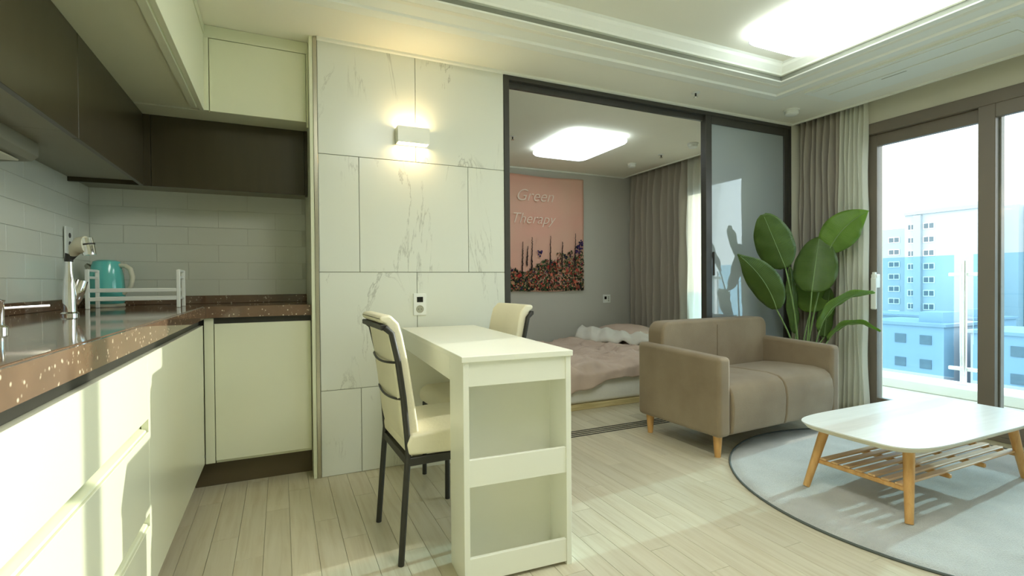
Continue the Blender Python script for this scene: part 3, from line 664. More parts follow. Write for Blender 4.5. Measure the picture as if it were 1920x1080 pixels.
link('socket_well', B().lathe([(0.022, 0.0), (0.022, 0.002), (0.018, 0.0025), (0.017, 0.0005), (0.004, 0.0005)], (0, 0), 24), 'grout', so, local=True)
wl_ = so.children[-1]; wl_.rotation_euler = (PI/2, 0, 0); wl_.location = (0, -0.009, -0.027)
for dx in (-0.008, 0.008): link('pin_hole', B().box(0.716+dx-0.002, 0.716+dx+0.002, YM-0.0118, YM-0.009, 0.871, 0.875), 'dot', so)
sw = thing('wall_switch', 'white thermostat switch plate on the grey bedroom wall', 'switch', (3.585, YB, 0.814))
link('plate', B().box(3.535, 3.64, YB-0.009, YB, 0.765, 0.865, bev=0.002), 'wplastic', sw)
link('display', B().box(3.552, 3.582, YB-0.0105, YB-0.009, 0.808, 0.842), 'black_glass', sw)
for zz in (0.79, 0.812, 0.834): link('button', B().box(3.602, 3.618, YB-0.011, YB-0.009, zz-0.006, zz+0.006), 'grout', sw)

# ================================================================== CEILING THINGS
def ceiling_lamp(label, x0, x1, y0, y1, zt, m, r, th, group=None, ridge=True):
    o = thing('ceiling_lamp', label, 'lamp', ((x0+x1)/2, (y0+y1)/2, zt), group=group)
    link('mount', B().prism(rrect(x0+0.05, x1-0.05, y0+0.05, y1-0.05, r*0.8), zt-0.022, zt-0.001), 'lampframe', o)
    b = B(); prof = [(0.012, -0.022), (0.0, -0.034), (0.0, -0.05), (0.012, -0.062), (0.05, -th), (0.09, -th-0.002)]
    loops = []
    for (ins, dz) in prof:
        loops.append([b.bm.verts.new((px_, py_, zt+dz)) for px_, py_ in rrect(x0+ins, x1-ins, y0+ins, y1-ins, max(0.02, r-ins*0.6), 8)])
    n = len(loops[0])
    for i in range(len(loops)-1):
        for k_ in range(n): b.bm.faces.new((loops[i][k_], loops[i][(k_+1) % n], loops[i+1][(k_+1) % n], loops[i+1][k_]))
    b.bm.faces.new(loops[-1]); b.bm.faces.new(list(reversed(loops[0])))
    link('diffuser', b, m, o, smooth=True)
    if ridge:
        lp = [(px_, py_, zt-0.052) for px_, py_ in rrect(x0-0.0005, x1+0.0005, y0-0.0005, y1+0.0005, r, 8)]; lp.append(lp[0])
        link('seam_line', B().tube(lp, 0.0016, 6, cap=False), 'seam', o)
    return o
ceiling_lamp('long rounded white ceiling light glowing in the living room tray', 2.39, 2.86, 0.88, 2.04, 2.415, 'lampw', 0.07, 0.075)
ceiling_lamp('long rounded white fill light added over the kitchen end, unseen', 0.62, 1.18, 0.15, 1.33, 2.415, 'fillk', 0.07, 0.075)  # added, unseen: copies the tray light's shape to brighten the kitchen side
ceiling_lamp('square rounded white ceiling light glowing in the bedroom', 2.20, 2.80, 3.56, 4.34, 2.30, 'lampb', 0.09, 0.075, ridge=False)
ac = thing('air_conditioner', 'white long rectangular ceiling air conditioner panel near the balcony window', 'air conditioner', (3.46, 1.75, ZC))
link('panel', B().prism(rrect(3.27, 3.66, 1.2, 2.3, 0.012, 3), ZC-0.012, ZC), 'trimw', ac)
link('flap', B().box(3.44, 3.62, 1.26, 2.24, ZC-0.018, ZC-0.0125, bev=0.002), 'trimw', ac)
link('grille_lip', B().box(3.30, 3.31, 1.24, 2.26, ZC-0.016, ZC-0.0125), 'trimw', ac)
link('status_mark', B().box(3.47, 3.478, 1.78, 1.92, ZC-0.0195, ZC-0.0185), 'grout', ac)
def detector(label, x, y, zt, r=0.055, m='wplastic'):
    o = thing('smoke_detector', label, 'detector', (x, y, zt))
    link('base', B().lathe([(r, zt-0.012), (r, zt-0.0005)], (x, y), 28), m, o)
    link('cap', B().lathe([(r*0.25, zt-0.045), (r*0.7, zt-0.042), (r*0.85, zt-0.034), (r*0.85, zt-0.0125)], (x, y), 28), m, o, smooth=True)
def sprinkler(label, x, y, zt):
    o = thing('sprinkler', label, 'sprinkler', (x, y, zt))
    link('escutcheon', B().lathe([(0.012, zt-0.006), (0.030, zt-0.003), (0.030, zt-0.0005)], (x, y), 24), 'wplastic', o, smooth=True)
    link('head', B().tube([(x, y, zt-0.03), (x, y, zt-0.006)], 0.006, 10), 'iron', o)
    link('deflector', B().lathe([(0.004, zt-0.034), (0.014, zt-0.033), (0.014, zt-0.030), (0.004, zt-0.030)], (x, y), 16), 'steel', o)
detector('round white detector on the living room ceiling near the curtain corner', 3.52, 2.57, ZC)
sprinkler('small sprinkler head on the ceiling above the sliding screen', 2.59, 2.60, ZC)
detector('round white detector on the bedroom ceiling nearer the opening', 3.50, 3.55, 2.30, 0.05)
detector('round white detector on the bedroom ceiling nearer the back wall', 3.48, 4.42, 2.30, 0.05)
sprinkler('tiny sprinkler head on the bedroom ceiling between two detectors', 3.51, 3.99, 2.30)
sprinkler('sprinkler head on the bedroom ceiling left of the square light', 1.86, 4.0, 2.30)

# ================================================================== DINING TABLE (side against the marble wall)
TH = 0.775; tz = math.radians(-3.1)
dt = thing('dining_table', 'narrow white dining table with open shelf end, pushed against the marble wall', 'table', (0.545, 1.575, 0), rz=tz)
TL, TW = 1.19, 0.402
def L(name, b, m='white', **k): return link(name, b, m, dt, local=True, **k)
L('tabletop', B().box(-0.006, TW+0.006, -0.006, TL, TH-0.02, TH, bev=0.0015))
L('side_panel', B().box(0, 0.02, 0, 0.175, 0.0, TH-0.02, bev=0.001)); L('side_panel', B().box(TW-0.02, TW, 0, 0.175, 0.0, TH-0.02, bev=0.001))
L('back_panel', B().box(0.02, TW-0.02, 0.135, 0.15, 0.012, TH-0.02))
L('apron', B().box(0.02, TW-0.02, 0.004, 0.02, 0.672, TH-0.02, bev=0.001))
L('shelf_rail', B().box(0.02, TW-0.02, 0.004, 0.018, 0.334, 0.426, bev=0.001)); L('shelf_rail', B().box(0.02, TW-0.02, 0.004, 0.018, 0.012, 0.094, bev=0.001))
L('shelf', B().box(0.02, TW-0.02, 0.018, 0.135, 0.334, 0.349)); L('shelf', B().box(0.02, TW-0.02, 0.018, 0.135, 0.012, 0.027))
L('side_apron', B().box(0.0, 0.018, 0.176, TL-0.03, 0.668, TH-0.02, bev=0.001)); L('side_apron', B().box(TW-0.018, TW, 0.176, TL-0.03, 0.668, TH-0.02, bev=0.001))
L('end_panel', B().box(0, TW, TL-0.03, TL-0.01, 0.0, TH-0.02, bev=0.001))

# ================================================================== DINING CHAIRS (built facing +x, origin at seat centre on the floor)
def make_chair(label, loc, rz):
    o = thing('dining_chair', label, 'chair', loc, rz, group='dining chairs at the white table')
    W = 0.185
    def K(name, b, m, **k): return link(name, b, m, o, local=True, **k)
    # seat
    sp_ = [(-0.20, 0.395), (-0.205, 0.44), (-0.19, 0.468), (0.0, 0.478), (0.17, 0.474), (0.20, 0.455), (0.208, 0.42), (0.20, 0.392), (0.0, 0.385)]
    K('seat', B().prism(sp_, -0.20, 0.20, 'y', bev=0.012), 'cwhite', smooth='wn')
    # backrest: a padded slab leaning back and rolling over at the top
    cl = [(-0.150, 0.375), (-0.175, 0.44), (-0.185, 0.50), (-0.198, 0.60), (-0.214, 0.72), (-0.232, 0.82), (-0.243, 0.865), (-0.262, 0.889), (-0.292, 0.893)]
    th_ = [0.020, 0.028, 0.031, 0.030, 0.028, 0.026, 0.024, 0.020, 0.010]
    outl, outr = [], []
    for i, (x, z_) in enumerate(cl):
        p = Vector(cl[max(i-1, 0)]); q = Vector(cl[min(i+1, len(cl)-1)]); d_ = (q-p).normalized(); n_ = Vector((d_.y, -d_.x))
        outl.append((x+n_.x*th_[i], z_+n_.y*th_[i])); outr.append((x-n_.x*th_[i], z_-n_.y*th_[i]))
    K('backrest', B().prism(outl+outr[::-1], -0.170, 0.170, 'y', bev=0.011), 'cwhite', smooth='wn')
    for zz in (0.60, 0.73):                                            # stitched tufting lines on the front of the back
        K('seam', B().tube([(-0.172-(zz-0.60)*0.14, -0.165, zz), (-0.172-(zz-0.60)*0.14, 0.165, zz)], 0.002, 6), 'cwhite')
    # frame
    for s in (-1, 1):
        K('rear_leg', B().tube([(-0.276, s*(W-0.006), 0.862), (-0.252, s*(W-0.004), 0.840), (-0.230, s*(W-0.004), 0.74), (-0.211, s*(W-0.004), 0.60), (-0.202, s*(W-0.004), 0.50), (-0.196, s*W, 0.41), (-0.205, s*W, 0.30), (-0.228, s*(W+0.004), 0.0)], 0.0115, 10), 'iron', smooth=True)
        K('front_leg', B().tube([(0.185, s*0.172, 0.375), (0.188, s*0.174, 0.0)], 0.0115, 10), 'iron', smooth=True)
        K('side_rail', B().box(-0.20, 0.19, s*W-0.01, s*W+0.01, 0.355, 0.385, bev=0.002), 'iron')
    K('front_rail', B().box(0.17, 0.19, -W+0.01, W-0.01, 0.355, 0.385, bev=0.002), 'iron'); K('back_rail', B().box(-0.205, -0.185, -W+0.01, W-0.01, 0.355, 0.385, bev=0.002), 'iron')
    K('top_rail', B().box(-0.290, -0.272, -W+0.006, W-0.006, 0.852, 0.872, bev=0.003), 'iron')
    for zz, xx in ((0.735, -0.236), (0.60, -0.216)):
        pts = [(xx-0.022*abs(math.sin(PI*t_))**0.5, -W + 2*W*t_, zz-0.012*math.sin(PI*t_)) for t_ in [i/10 for i in range(11)]]
        K('back_rod', B().tube(pts, 0.0045, 8), 'iron', smooth=True)
    return o
make_chair('cream padded dining chair with black legs, its back towards the kitchen cabinets', (0.605, 2.005, 0), math.radians(2))
make_chair('cream padded dining chair on the bedroom side of the white table, mostly hidden by it', (0.885, 2.465, 0), math.radians(183))

# ================================================================== SOFA
SR = math.radians(3.0)
so = thing('sofa', 'taupe velvet two-seat sofa with tapered wooden legs in front of the glass screen', 'sofa', (2.237, 2.075, 0), rz=SR)
SW, SD = 1.17, 0.67
def S(name, b, m='sofa', **k): return link(name, b, m, so, local=True, **k)
def arm(x0, x1):
    prof = [(0.0, 0.125), (0.0, 0.582), (SD, 0.612), (SD, 0.125)]
    return B().prism(prof, x0, x1, 'x', bev=0.026)
S('arm', arm(0, 0.10), smooth='wn'); S('arm', arm(SW-0.09, SW), smooth='wn')
#bk = B().prism([(SD-0.03, 0.13), (SD-0.03, 0.70), (SD-0.06, 0.745), (SD-0.12, 0.75), (SD-0.165, 0.72), (SD-0.19, 0.45), (SD-0.22, 0.30), (SD-0.2, 0.13)], 0.07, SW/2-0.001, 'x', bev=0.022)
#bk2 = B().prism([(SD-0.03, 0.13), (SD-0.03, 0.70), (SD-0.06, 0.745), (SD-0.12, 0.75), (SD-0.165, 0.72), (SD-0.19, 0.45), (SD-0.22, 0.30), (SD-0.2, 0.13)], SW/2+0.001, SW-0.05, 'x', bev=0.022)
bx = B().prism(rrect(0.065, SW-0.045, 0.13, 0.75, 0.075, 6), SD-0.165, SD-0.025, 'y', bev=0.02)
S('backrest', bx, smooth='wn')
for a_, b_ in ((0.102, SW/2-0.002), (SW/2+0.002, SW-0.092)):
    pr_ = [(0.0, 0.14), (-0.010, 0.20), (-0.014, 0.30), (-0.006, 0.36), (0.012, 0.40), (0.045, 0.424), (0.12, 0.436), (0.35, 0.432), (SD-0.17, 0.42), (SD-0.17, 0.14), (0.02, 0.13)]
    S('seat_cushion', B().prism(pr_, a_, b_, 'x', bev=0.013), smooth='wn')
S('base_frame', B().box(0.1, SW-0.09, 0.03, SD-0.03, 0.125, 0.16))
S('back_seam', B().tube([(SW/2, SD-0.167, 0.43), (SW/2, SD-0.167, 0.71)], 0.002, 6))
for (lx, ly) in ((0.055, 0.06), (SW-0.055, 0.06), (0.055, SD-0.06), (SW-0.055, SD-0.06)):
    S('leg', B().tube([(lx, ly, 0.0), (lx, ly, 0.13)], [0.017, 0.027], 18), 'wood', smooth=True)

# ================================================================== RUG AND COFFEE TABLE
RC, RR = (2.95, 1.335), 0.975
rg = thing('rug', 'round pale grey low pile rug under the coffee table', 'rug', (RC[0], RC[1], 0))
def rugf(u, v):
    r_ = RR*(0.0005+0.9995*v); t_ = 2*PI*u; x, y = RC[0]+r_*math.cos(t_), RC[1]+r_*math.sin(t_)
    h = 0.010 + 0.004*noise.noise(Vector((x*3.2, y*3.2, 1))) + 0.003*noise.noise(Vector((x*9+y*4, y*9, 5)))
    fold = 0.005*math.exp(-((y-1.70-0.06*math.sin(4*x))/0.02)**2)*(1 if x < 2.8 else 0.3)
    h = (h+fold)*(1-0.75*max(0, (v-0.96)/0.04))
    return (x, y, max(0.003, h))
link('pile', B().grid(rugf, 120, 60), 'rug', rg, smooth='all')
ring_pts = [(RC[0]+(RR)*math.cos(2*PI*i/120), RC[1]+(RR)*math.sin(2*PI*i/120), 0.005) for i in range(121)]
link('binding', B().tube(ring_pts, 0.0055, 6, cap=False), 'rugedge', rg, smooth=True)
CH = 0.335
ct = thing('coffee_table', 'low white-topped coffee table with splayed beech legs and slatted shelf on the rug', 'table', (2.86, 1.41, 0.012))
def superell(cx, cy_, a_, b_, n_, k_=72):
    out = []
    for i in range(k_):
        t_ = 2*PI*i/k_; c_, s__ = math.cos(t_), math.sin(t_)
        out.append((cx+a_*math.copysign(abs(c_)**(2/n_), c_), cy_+b_*math.copysign(abs(s__)**(2/n_), s__)))
    return out
ccx, ccy, ca, cb_ = 2.865, 1.405, 0.60, 0.283
tt = B(); loops = []
for ins, z_ in ((0.03, CH-0.030), (0.018, CH-0.026), (0.002, CH-0.005)): loops.append([tt.bm.verts.new((x, y, z_)) for x, y in superell(ccx, ccy, ca-ins, cb_-ins, 5.4)])
n = len(loops[0])
for i in range(2):
    for k_ in range(n): tt.bm.faces.new((loops[i][k_], loops[i][(k_+1) % n], loops[i+1][(k_+1) % n], loops[i+1][k_]))
tt.bm.faces.new(loops[-1]); tt.bm.faces.new(list(reversed(loops[0])))
link('top_edge', tt, 'tedge', ct, smooth=True, label='cream bevelled lower edge')
link('tabletop', B().prism(superell(ccx, ccy, ca, cb_, 5.4), CH-0.005, CH), 'tabletop', ct)
legs = [((2.345, 1.19), (2.43, 1.235)), ((2.335, 1.63), (2.42, 1.585)), ((3.41, 1.215), (3.31, 1.235)), ((3.41, 1.63), (3.31, 1.585))]
for (fx_, fy_), (tx_, ty_) in legs:
    link('leg', B().tube([(fx_, fy_, 0.010), (tx_, ty_, CH-0.024)], [0.0155, 0.023], 18), 'wood', ct, smooth=True)
ap = B(); ap.box(2.43, 3.30, 1.235, 1.25, CH-0.055, CH-0.027, bev=0.003); 
link('apron', ap, 'wood', ct); link('apron', B().box(2.43, 3.30, 1.57, 1.585, CH-0.055, CH-0.027, bev=0.003), 'wood', ct)
link('apron', B().box(2.412, 2.43, 1.24, 1.58, CH-0.055, CH-0.027, bev=0.003), 'wood', ct); link('apron', B().box(3.30, 3.318, 1.24, 1.58, CH-0.055, CH-0.027, bev=0.003), 'wood', ct)
ZS = 0.145
for xx in (2.385, 2.72, 3.02, 3.36):
    link('cross_rail', B().box(xx-0.009, xx+0.009, 1.215, 1.605, ZS-0.02, ZS, bev=0.004), 'wood', ct)
for i in range(7):
    yy = 1.245 + i*0.055
    link('slat', B().box(2.375, 3.37, yy-0.0165, yy+0.0165, ZS, ZS+0.010, bev=0.003), 'woodx', ct)

# ================================================================== BED
bd = thing('bed', 'low bed with white mattress and rumpled dusty pink duvet in the bedroom', 'bed', (2.75, 4.2, 0))
bx0, bx1, by0, by1 = 1.72, 3.74, 3.39, 4.93
link('base_board', B().box(bx0, bx1, by0, by1, 0.0, 0.045, bev=0.003), 'bedbase', bd)
def matf():
    b = B(); b.prism(rrect(bx0+0.01, bx1-0.01, by0+0.01, by1-0.01, 0.06), 0.046, 0.30, 'z', bev=0.03); return b
link('mattress', matf(), 'bedw', bd, smooth=True, label='white mattress')
def duv(u, v):
    x = bx0-0.03+(bx1-0.28-bx0)*u; s_ = v*1.62
    top = 0.345 + 0.035*noise.noise(Vector((x*3, v*5, 2))) + 0.02*math.sin(x*17+v*9+3*noise.noise(Vector((x*2, v*3, 8))))*0.6
    y = by0+0.02+1.40*max(0, v-0.15)/0.85
    if v < 0.15:
        f = 1-v/0.15
        hem = 0.20+0.035*math.sin(x*5.5)+0.02*noise.noise(Vector((x*7, 0, 0)))
        hem = max(0.1, hem - 0.10*max(0, (2.3-x)))
        z_ = top-(top-hem)*f**1.25; y = by0+0.02-0.055*min(1, f*2.2)-0.01*math.sin(x*23)*f
    else:
        z_ = top
    q_ = x*0.75+y*1.0
    w1_ = noise.noise(Vector((x*3+y*2, y*4-x*2, 3))); w2_ = noise.noise(Vector((q_*11+3*w1_, (x-y)*2.5, 7)))
    amp = 1.0 if v > 0.15 else max(0.35, 1-f*0.7)
    z_ += amp*(0.030*(0.6-abs(w1_)*2) + 0.034*(0.5-abs(w2_)*1.8)); y -= 0.015*noise.noise(Vector((x*14, v*9, 6)))
    return (x, y, z_)
link('duvet', B().grid(duv, 170, 110), 'duvet', bd, smooth='all', solid=0.02, label='rumpled dusty pink duvet')
def pillow(name, label, cx, cy_, cz, a_, b_, h_, rz, m, cat='pillow', tilt=0.0):
    o = thing(name, label, cat, (cx, cy_, cz), rz)
    def f(sgn):
        def fn(u, v):
            x, y = (u*2-1), (v*2-1); e = (max(0.0, 1-abs(x)**2.4)*max(0.0, 1-abs(y)**2.4))**0.45
            wr_ = 0.012*noise.noise(Vector((x*3+cx, y*3, cz)))
            return (x*a_*(1-0.04*y*y), y*b_*(1-0.04*x*x), h_*0.5 + sgn*(h_*0.5*e) + (wr_*e if sgn > 0 else 0) + tilt*x*a_)
        return fn
    bb = B(); bb.grid(f(1), 24, 18); bb.grid(f(-1), 24, 18); bmesh.ops.remove_doubles(bb.bm, verts=bb.bm.verts, dist=0.0005)
    ob = link('cushion', bb, m, o, local=True, smooth='all'); return o
pillow('pillow', 'dusty pink pillow at the bed head beside the grey curtain', 3.50, 4.55, 0.345, 0.21, 0.36, 0.20, 0.1, 'duvet')
# white folded quilt
qt = thing('quilt', 'crumpled white quilt folded back across the pink duvet', 'blanket', (3.05, 4.4, 0.40))
def qf(u, v):
    s_ = Vector((3.10, 4.84)).lerp(Vector((3.50, 3.95)), u); dirv = Vector((0.9, 0.42)).normalized()
    p = s_ + dirv*(v-0.5)*0.36*(0.8+0.3*math.sin(u*5))
    h = 0.38 + 0.13*max(0, math.sin(PI*v))**0.6*(1-0.35*u) + 0.03*noise.noise(Vector((u*9, v*5, 1))) + 0.012*math.sin(u*33+v*6)
    return (p.x, p.y, h)
link('fold', B().grid(qf, 50, 20), 'bedw', qt, smooth='all', solid=0.02)

# ================================================================== TAPESTRY
tx0, tx1, tz0, tz1 = 2.09, 3.256, 0.917, 2.215
tap = thing('tapestry', 'pink wall tapestry printed with wild flowers and faint white script', 'tapestry', (2.7, YB-0.01, 0.917))
def tf(u, v):
    x = tx0+(tx1-tx0)*u; z_ = tz0+(tz1-tz0)*v
    return (x, YB-0.012-0.008*(0.5+0.5*math.sin(u*9+1.5*math.sin(v*3)))-0.004*math.sin(v*7+u*3), z_+0.006*math.sin(u*8))
link('cloth', B().grid(tf, 40, 40), 'pink', tap, smooth='all', solid=0.002)
rnd = random.Random(21); fb = bmesh.new(); cl_ = fb.loops.layers.color.new('print'); yf = YB-0.030
lay = [0]
def blob(x, z_, r_, col, n_=6, sx_=1.0, sz_=1.0, rot=0.0):
    lay[0] += 1; y_ = yf - lay[0]*1.2e-6
    vs_ = []
    for k_ in range(n_):
        t_ = 2*PI*k_/n_; rr = r_*rnd.uniform(0.7, 1.15); a_, b_ = rr*math.cos(t_)*sx_, rr*math.sin(t_)*sz_
        vs_.append(fb.verts.new((x+a_*math.cos(rot)-b_*math.sin(rot), y_, z_+a_*math.sin(rot)+b_*math.cos(rot))))
    f = fb.faces.new(vs_)
    for l in f.loops: l[cl_] = col
def sg(r, g_, b_): return srgb(r, g_, b_)
greens = [sg(150, 160, 120), sg(190, 176, 150), sg(120, 150, 110), sg(44, 66, 48), sg(70, 96, 62), sg(36, 52, 44), sg(104, 128, 88), sg(90, 150, 96), sg(58, 70, 66), sg(140, 132, 100)]
flow = [sg(214, 128, 118), sg(196, 92, 98), sg(230, 172, 152), sg(226, 200, 176), sg(220, 150, 136), sg(196, 150, 130), sg(120, 100, 150), sg(214, 204, 180)]
def hgt(x):
    u = (x-tx0)/(tx1-tx0); return 0.24 + 0.26*max(0, u-0.30) + 0.04*math.sin(u*14) + (0.10 if 0.68 < u < 0.86 else 0)
for _ in range(2300):
    x = rnd.uniform(tx0+0.015, tx1-0.015); z_ = tz0+0.012+(rnd.random()**1.25)*hgt(x)
    blob(x, z_, rnd.uniform(0.008, 0.018), rnd.choice(greens), 5, 0.45, 1.3, rnd.uniform(-1.2, 1.2))
for _ in range(520):
    x = rnd.uniform(tx0+0.02, tx1-0.02); z_ = tz0+0.02+(rnd.random()**1.1)*hgt(x)*0.95
    blob(x, z_, rnd.uniform(0.005, 0.013), rnd.choice(flow), 6)
for _ in range(13):
    x = rnd.uniform(tx0+0.04, tx1-0.04); z_ = tz0+0.04+rnd.random()*hgt(x)*0.7; c_ = rnd.choice(flow[:6])
    for k_ in range(6): blob(x+0.011*math.cos(k_), z_+0.011*math.sin(k_), 0.011, c_, 6)
for (fx_, z1_, z0_) in ((0.40, 0.60, 0.25), (0.60, 0.62, 0.25), (0.735, 0.56, 0.3), (0.885, 0.66, 0.30), (0.35, 0.50, 0.3), (0.30, 0.55, 0.2)):
    x = tx0+(tx1-tx0)*fx_
    for k_ in range(26):
        t_ = k_/25; blob(x+0.012*t_+rnd.uniform(-0.004, 0.004), tz0+z0_+(z1_-z0_)*t_, 0.018*(1-0.6*t_), rnd.choice([sg(112, 84, 82), sg(130, 100, 96), sg(96, 76, 80)]), 5, 0.6, 1.4)
for (fx_, fz_, n_) in ((0.49, 0.44, 14), (0.955, 0.54, 26), (0.925, 0.48, 18)):
    for _ in range(n_): blob(tx0+(tx1-tx0)*min(fx_, 0.97)+rnd.uniform(-0.03, 0.03)*0.9, tz0+fz_+rnd.uniform(-0.05, 0.05), 0.012, rnd.choice([sg(96, 80, 150), sg(70, 60, 110), sg(140, 110, 170)]), 6)
link('flower_print', fb, 'prt', tap, kind='stuff')
def text(name, body, size, x, y, z_, m, parent, rot=(PI/2, 0, 0), shear=0.0, ext=0.0006):
    cu_ = bpy.data.curves.new(name, 'FONT'); cu_.body = body; cu_.size = size; cu_.extrude = ext; cu_.shear = shear; cu_.offset = -0.0012
    tmp = bpy.data.objects.new(name, cu_); COL.objects.link(tmp); dg = bpy.context.evaluated_depsgraph_get()
    me = bpy.data.meshes.new_from_object(tmp.evaluated_get(dg)); bpy.data.objects.remove(tmp); bpy.data.curves.remove(cu_)
    me.materials.clear(); me.materials.append(M[m]); o = bpy.data.objects.new(name, me); COL.objects.link(o); o.parent = parent
    o.location = Vector((x, y, z_)) - world_loc(parent); o.rotation_euler = rot; return o
text('lettering', 'Green', 0.185, 2.36, yf-0.002, 1.93, 'letter', tap, shear=0.35)
text('lettering', 'Therapy', 0.165, 2.30, yf-0.002, 1.68, 'letter', tap, shear=0.35)

# ================================================================== PLANT
PX, PY = 3.60, 2.56
pl = thing('potted_plant', 'large leafy bird-of-paradise plant behind the sofa beside the curtain', 'plant', (PX, PY, 0))
link('pot', B().lathe([(0.085, 0.0), (0.105, 0.05), (0.118, 0.22), (0.122, 0.24), (0.112, 0.24), (0.108, 0.22)], (PX, PY), 32), 'pot', pl, smooth=True)
link('soil', B().lathe([(0.107, 0.21), (0.09, 0.222), (0.01, 0.226)], (PX, PY), 24), 'soil', pl)
def leaf(base, tip, width, y0, y1, m='leaf', bend=(0, 0), fold=0.25, roll=0.0, prof=1.0, mid=None, tipe=0.5):
    """base, tip and mid as sight directions resolved once to depths y0..y1; builds a curved leaf with midrib; width in metres"""
    A = at(base[0], base[1], y0); C_ = at(tip[0], tip[1], y1)
    Bm = at(mid[0], mid[1], (y0+y1)/2) if mid else (A+C_)/2 + Vector((0, 0, 0.0))
    Bc = Bm*2 - (A+C_)/2
    n_ = 22; pts = []
    for i in range(n_+1):
        t_ = i/n_; pts.append(A*(1-t_)**2 + Bc*2*t_*(1-t_) + C_*t_*t_)
    view = (Vector((0, 0, CAM_H)) - (A+C_)/2).normalized()
    b = B(); uvs = {}; rows_ = []
    for i, p in enumerate(pts):
        t_ = i/n_; d_ = (pts[min(i+1, n_)]-pts[max(i-1, 0)]).normalized()
        side = d_.cross(view).normalized(); side = (Matrix.Rotation(roll, 3, d_) @ side); nrm = side.cross(d_).normalized()
        ww = width*0.53*max(0.0, math.sin(PI*min(1, (t_*0.985+0.008))**(0.80*prof)))**(0.50+(tipe-0.5)*t_)
        row = []
        for k_ in range(-5, 6):
            s_ = k_/5; off = side*(ww*s_) + nrm*(-abs(s_)**1.3*ww*fold + 0.006*math.sin(t_*20+s_*3)*abs(s_)) 
            vtx = b.bm.verts.new(p+off); uvs[vtx] = (s_*0.5+0.5, t_); row.append(vtx)
        rows_.append(row)
    uvl = b.bm.loops.layers.uv.new('UVMap')
    for i in range(n_):
        for k_ in range(10):
            f = b.bm.faces.new((rows_[i][k_], rows_[i][k_+1], rows_[i+1][k_+1], rows_[i+1][k_]))
            for l in f.loops: l[uvl].uv = uvs[l.vert]
    ob = link('leaf', b, m, pl, smooth='all', solid=0.0015)
    off = (Vector((0, 0, CAM_H))-A).normalized()*0.003
    link('midrib', B().tube([p+off for p in pts[:-1]], [0.0035*(1-0.75*i/n_)+0.0006 for i in range(n_)], 6), 'stem', ob, smooth='all')
    return A
def stem(top, y, sx=0.0, sag=0.0):
    P0 = Vector((PX+sx, PY+sx*0.3, 0.2)); P1 = at(top[0], top[1], y) if not isinstance(top, Vector) else top
    pts = [P0.lerp(P1, t_/8) + Vector((-(P1.x-P0.x)*0.25*math.sin(PI*t_/8), 0, sag*math.sin(PI*t_/8))) for t_ in range(9)]
    link('stem', B().tube(pts, [0.009-0.0045*t_/8 for t_ in range(9)], 8), 'stem', pl, smooth='all')
specs = [
    dict(base=(1473, 503), tip=(1431, 402), width=0.245, y0=2.52, y1=2.50, m='leaf', roll=0.15),
    dict(base=(1456, 580), tip=(1383, 477), width=0.20, y0=2.50, y1=2.45, m='leaf', roll=-0.1, mid=(1430, 525), tipe=1.0),
    dict(base=(1552, 474), tip=(1629, 395), width=0.23, y0=2.42, y1=2.20, m='leaf_lit', roll=0.1, mid=(1583, 428), tipe=0.9),
    dict(base=(1519, 585), tip=(1524, 500), width=0.22, y0=2.58, y1=2.60, m='leaf_lit', roll=0.0),
    dict(base=(1522, 547), tip=(1536, 444), width=0.275, y0=2.44, y1=2.46, m='leaf', roll=-0.1),
    dict(base=(1537, 618), tip=(1640, 550), width=0.13, y0=2.42, y1=2.18, m='leaf_lit', roll=1.15, mid=(1574, 567)),
    dict(base=(1553, 638), tip=(1650, 622), width=0.10, y0=2.42, y1=2.17, m='leaf_lit', roll=1.25, mid=(1595, 607)),
    dict(base=(1492, 625), tip=(1482, 500), width=0.10, y0=2.62, y1=2.64, m='leaf', roll=0.7),
    dict(base=(1545, 632), tip=(1556, 540), width=0.12, y0=2.52, y1=2.50, m='leaf', roll=0.5),
]
for i, s_ in enumerate(specs):
    A = leaf(**s_); stem(A, 0, sx=(-0.03, -0.05, 0.02, 0.0, 0.01, 0.04, 0.05, -0.02, 0.03)[i])

# ================================================================== BALCONY AND CITY
struct('floor_balcony', B().box(4.25, 5.62, -2.5, 5.6, -0.15, -0.01), 'balc', 'pale tiled balcony floor')
struct('wall_balcony_curb', B().box(5.28, 5.62, -2.5, 5.6, -0.0095, 0.085, bev=0.01), 'conc', 'low white curb under the glass railing')
RX = 5.5
rl = thing('glass_railing', 'blue tinted glass balcony railing with steel post', 'railing', (RX, 2.4, 0.085))
for a_, b_ in ((2.44, 4.3), (0.55, 2.30), (-1.4, 0.43), (4.42, 5.6)):
    p_ = link('glass_panel', B().box(RX-0.005, RX+0.005, a_, b_, 0.13, 1.235), 'bglass', rl)
for yy in (2.37, 0.49, 4.36):
    b = B(); b.tube([(RX-0.02, yy-0.018, 0.086), (RX-0.02, yy-0.018, 1.18)], 0.016, 14); b.tube([(RX+0.02, yy+0.02, 0.086), (RX+0.02, yy+0.02, 1.15)], 0.013, 14)
    po = link('post', b, 'chrome', rl, smooth=True)
    link('base_flange', B().lathe([(0.05, 0.0855), (0.05, 0.095), (0.02, 0.10)], (RX-0.01, yy), 20), 'chrome', rl)
    for zz in (0.22, 1.06):
        link('clamp', B().box(RX-0.018, RX+0.018, yy-0.105, yy+0.105, zz-0.016, zz+0.016, bev=0.005), 'wplastic', po)
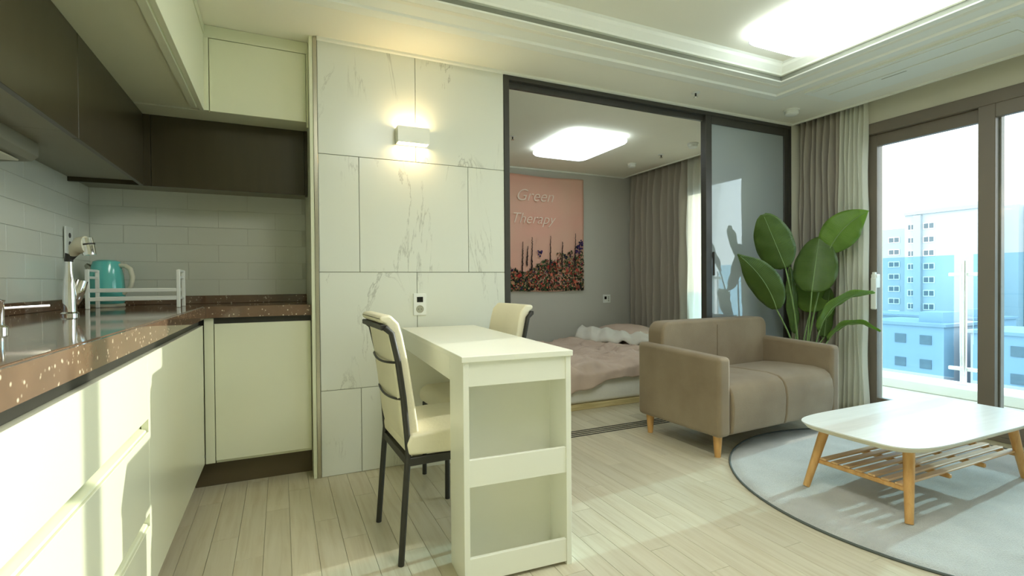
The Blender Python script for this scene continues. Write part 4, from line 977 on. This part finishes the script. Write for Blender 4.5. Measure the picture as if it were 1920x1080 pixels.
# apartment tower
def tower(name, label, X, y0, y1, ztop, zbot, m, cols_, fh=2.75, depth=14, wins=True):
    o = thing(name, label, 'building', (X, (y0+y1)/2, zbot))
    link('wall', B().box(X, X+depth, y0, y1, zbot, ztop), m, o)
    z_ = ztop-2.4; nrow = 0
    while z_ > zbot+1 and nrow < 16:
        for (yc, ww, kind) in cols_:
            f_ = link('window', B().box(X-0.12, X-0.02, yc-ww/2, yc+ww/2, z_-0.75, z_+0.55), 'wplastic' if kind else 'win', o)
            if kind:
                link('pane', B().box(X-0.16, X-0.121, yc-ww/2+0.15, yc-0.08, z_-0.6, z_+0.4), 'win', f_)
                link('pane', B().box(X-0.16, X-0.121, yc+0.08, yc+ww/2-0.15, z_-0.6, z_+0.4), 'win', f_)
        z_ -= fh; nrow += 1
    return o
s3 = 3.0
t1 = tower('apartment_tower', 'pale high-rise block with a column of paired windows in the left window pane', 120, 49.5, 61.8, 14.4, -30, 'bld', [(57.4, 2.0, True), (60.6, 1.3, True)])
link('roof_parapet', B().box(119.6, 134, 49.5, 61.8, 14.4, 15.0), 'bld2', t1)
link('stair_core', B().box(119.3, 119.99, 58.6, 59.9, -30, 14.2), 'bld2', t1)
link('roof_box', B().box(122, 132, 51.2, 61.0, 15.0, 16.2), 'bld', t1)
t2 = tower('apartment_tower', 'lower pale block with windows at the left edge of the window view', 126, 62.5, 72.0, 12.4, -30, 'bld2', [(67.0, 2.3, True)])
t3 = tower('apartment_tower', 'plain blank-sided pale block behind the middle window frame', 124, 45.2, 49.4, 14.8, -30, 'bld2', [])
t4 = tower('apartment_tower', 'pale block seen in the right hand window pane', 126, 37.5, 45.1, 14.6, -30, 'bld', [(41.0, 1.2, True), (43.6, 1.4, True)])
rc = random.Random(5)
for i, (X, y0, y1, zt, m, lb) in enumerate([
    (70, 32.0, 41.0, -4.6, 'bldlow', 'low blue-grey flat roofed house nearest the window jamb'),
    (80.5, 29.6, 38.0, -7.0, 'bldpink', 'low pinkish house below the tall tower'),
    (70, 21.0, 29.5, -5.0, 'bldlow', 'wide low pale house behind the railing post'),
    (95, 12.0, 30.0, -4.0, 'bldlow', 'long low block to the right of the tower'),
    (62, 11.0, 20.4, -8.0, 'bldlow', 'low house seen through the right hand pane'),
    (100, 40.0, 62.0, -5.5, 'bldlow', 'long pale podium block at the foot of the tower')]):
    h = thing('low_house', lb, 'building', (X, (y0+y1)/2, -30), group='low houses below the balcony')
    link('wall', B().box(X, X+9, y0, y1, -30, zt), m, h); link('roof', B().box(X-0.3, X+9.3, y0-0.3, y1+0.3, zt, zt+0.35), 'roof', h)
    link('roof_shed', B().box(X+2, X+6, y0+1, y0+3.5, zt+0.35, zt+1.6), 'bldlow', h)
    for r_ in range(3):
        yy = y0+1.2
        while yy < y1-1.5:
            link('window', B().box(X-0.08, X-0.01, yy, yy+1.2, zt-2.2-r_*2.9, zt-1.1-r_*2.9), 'win', h); yy += 2.7
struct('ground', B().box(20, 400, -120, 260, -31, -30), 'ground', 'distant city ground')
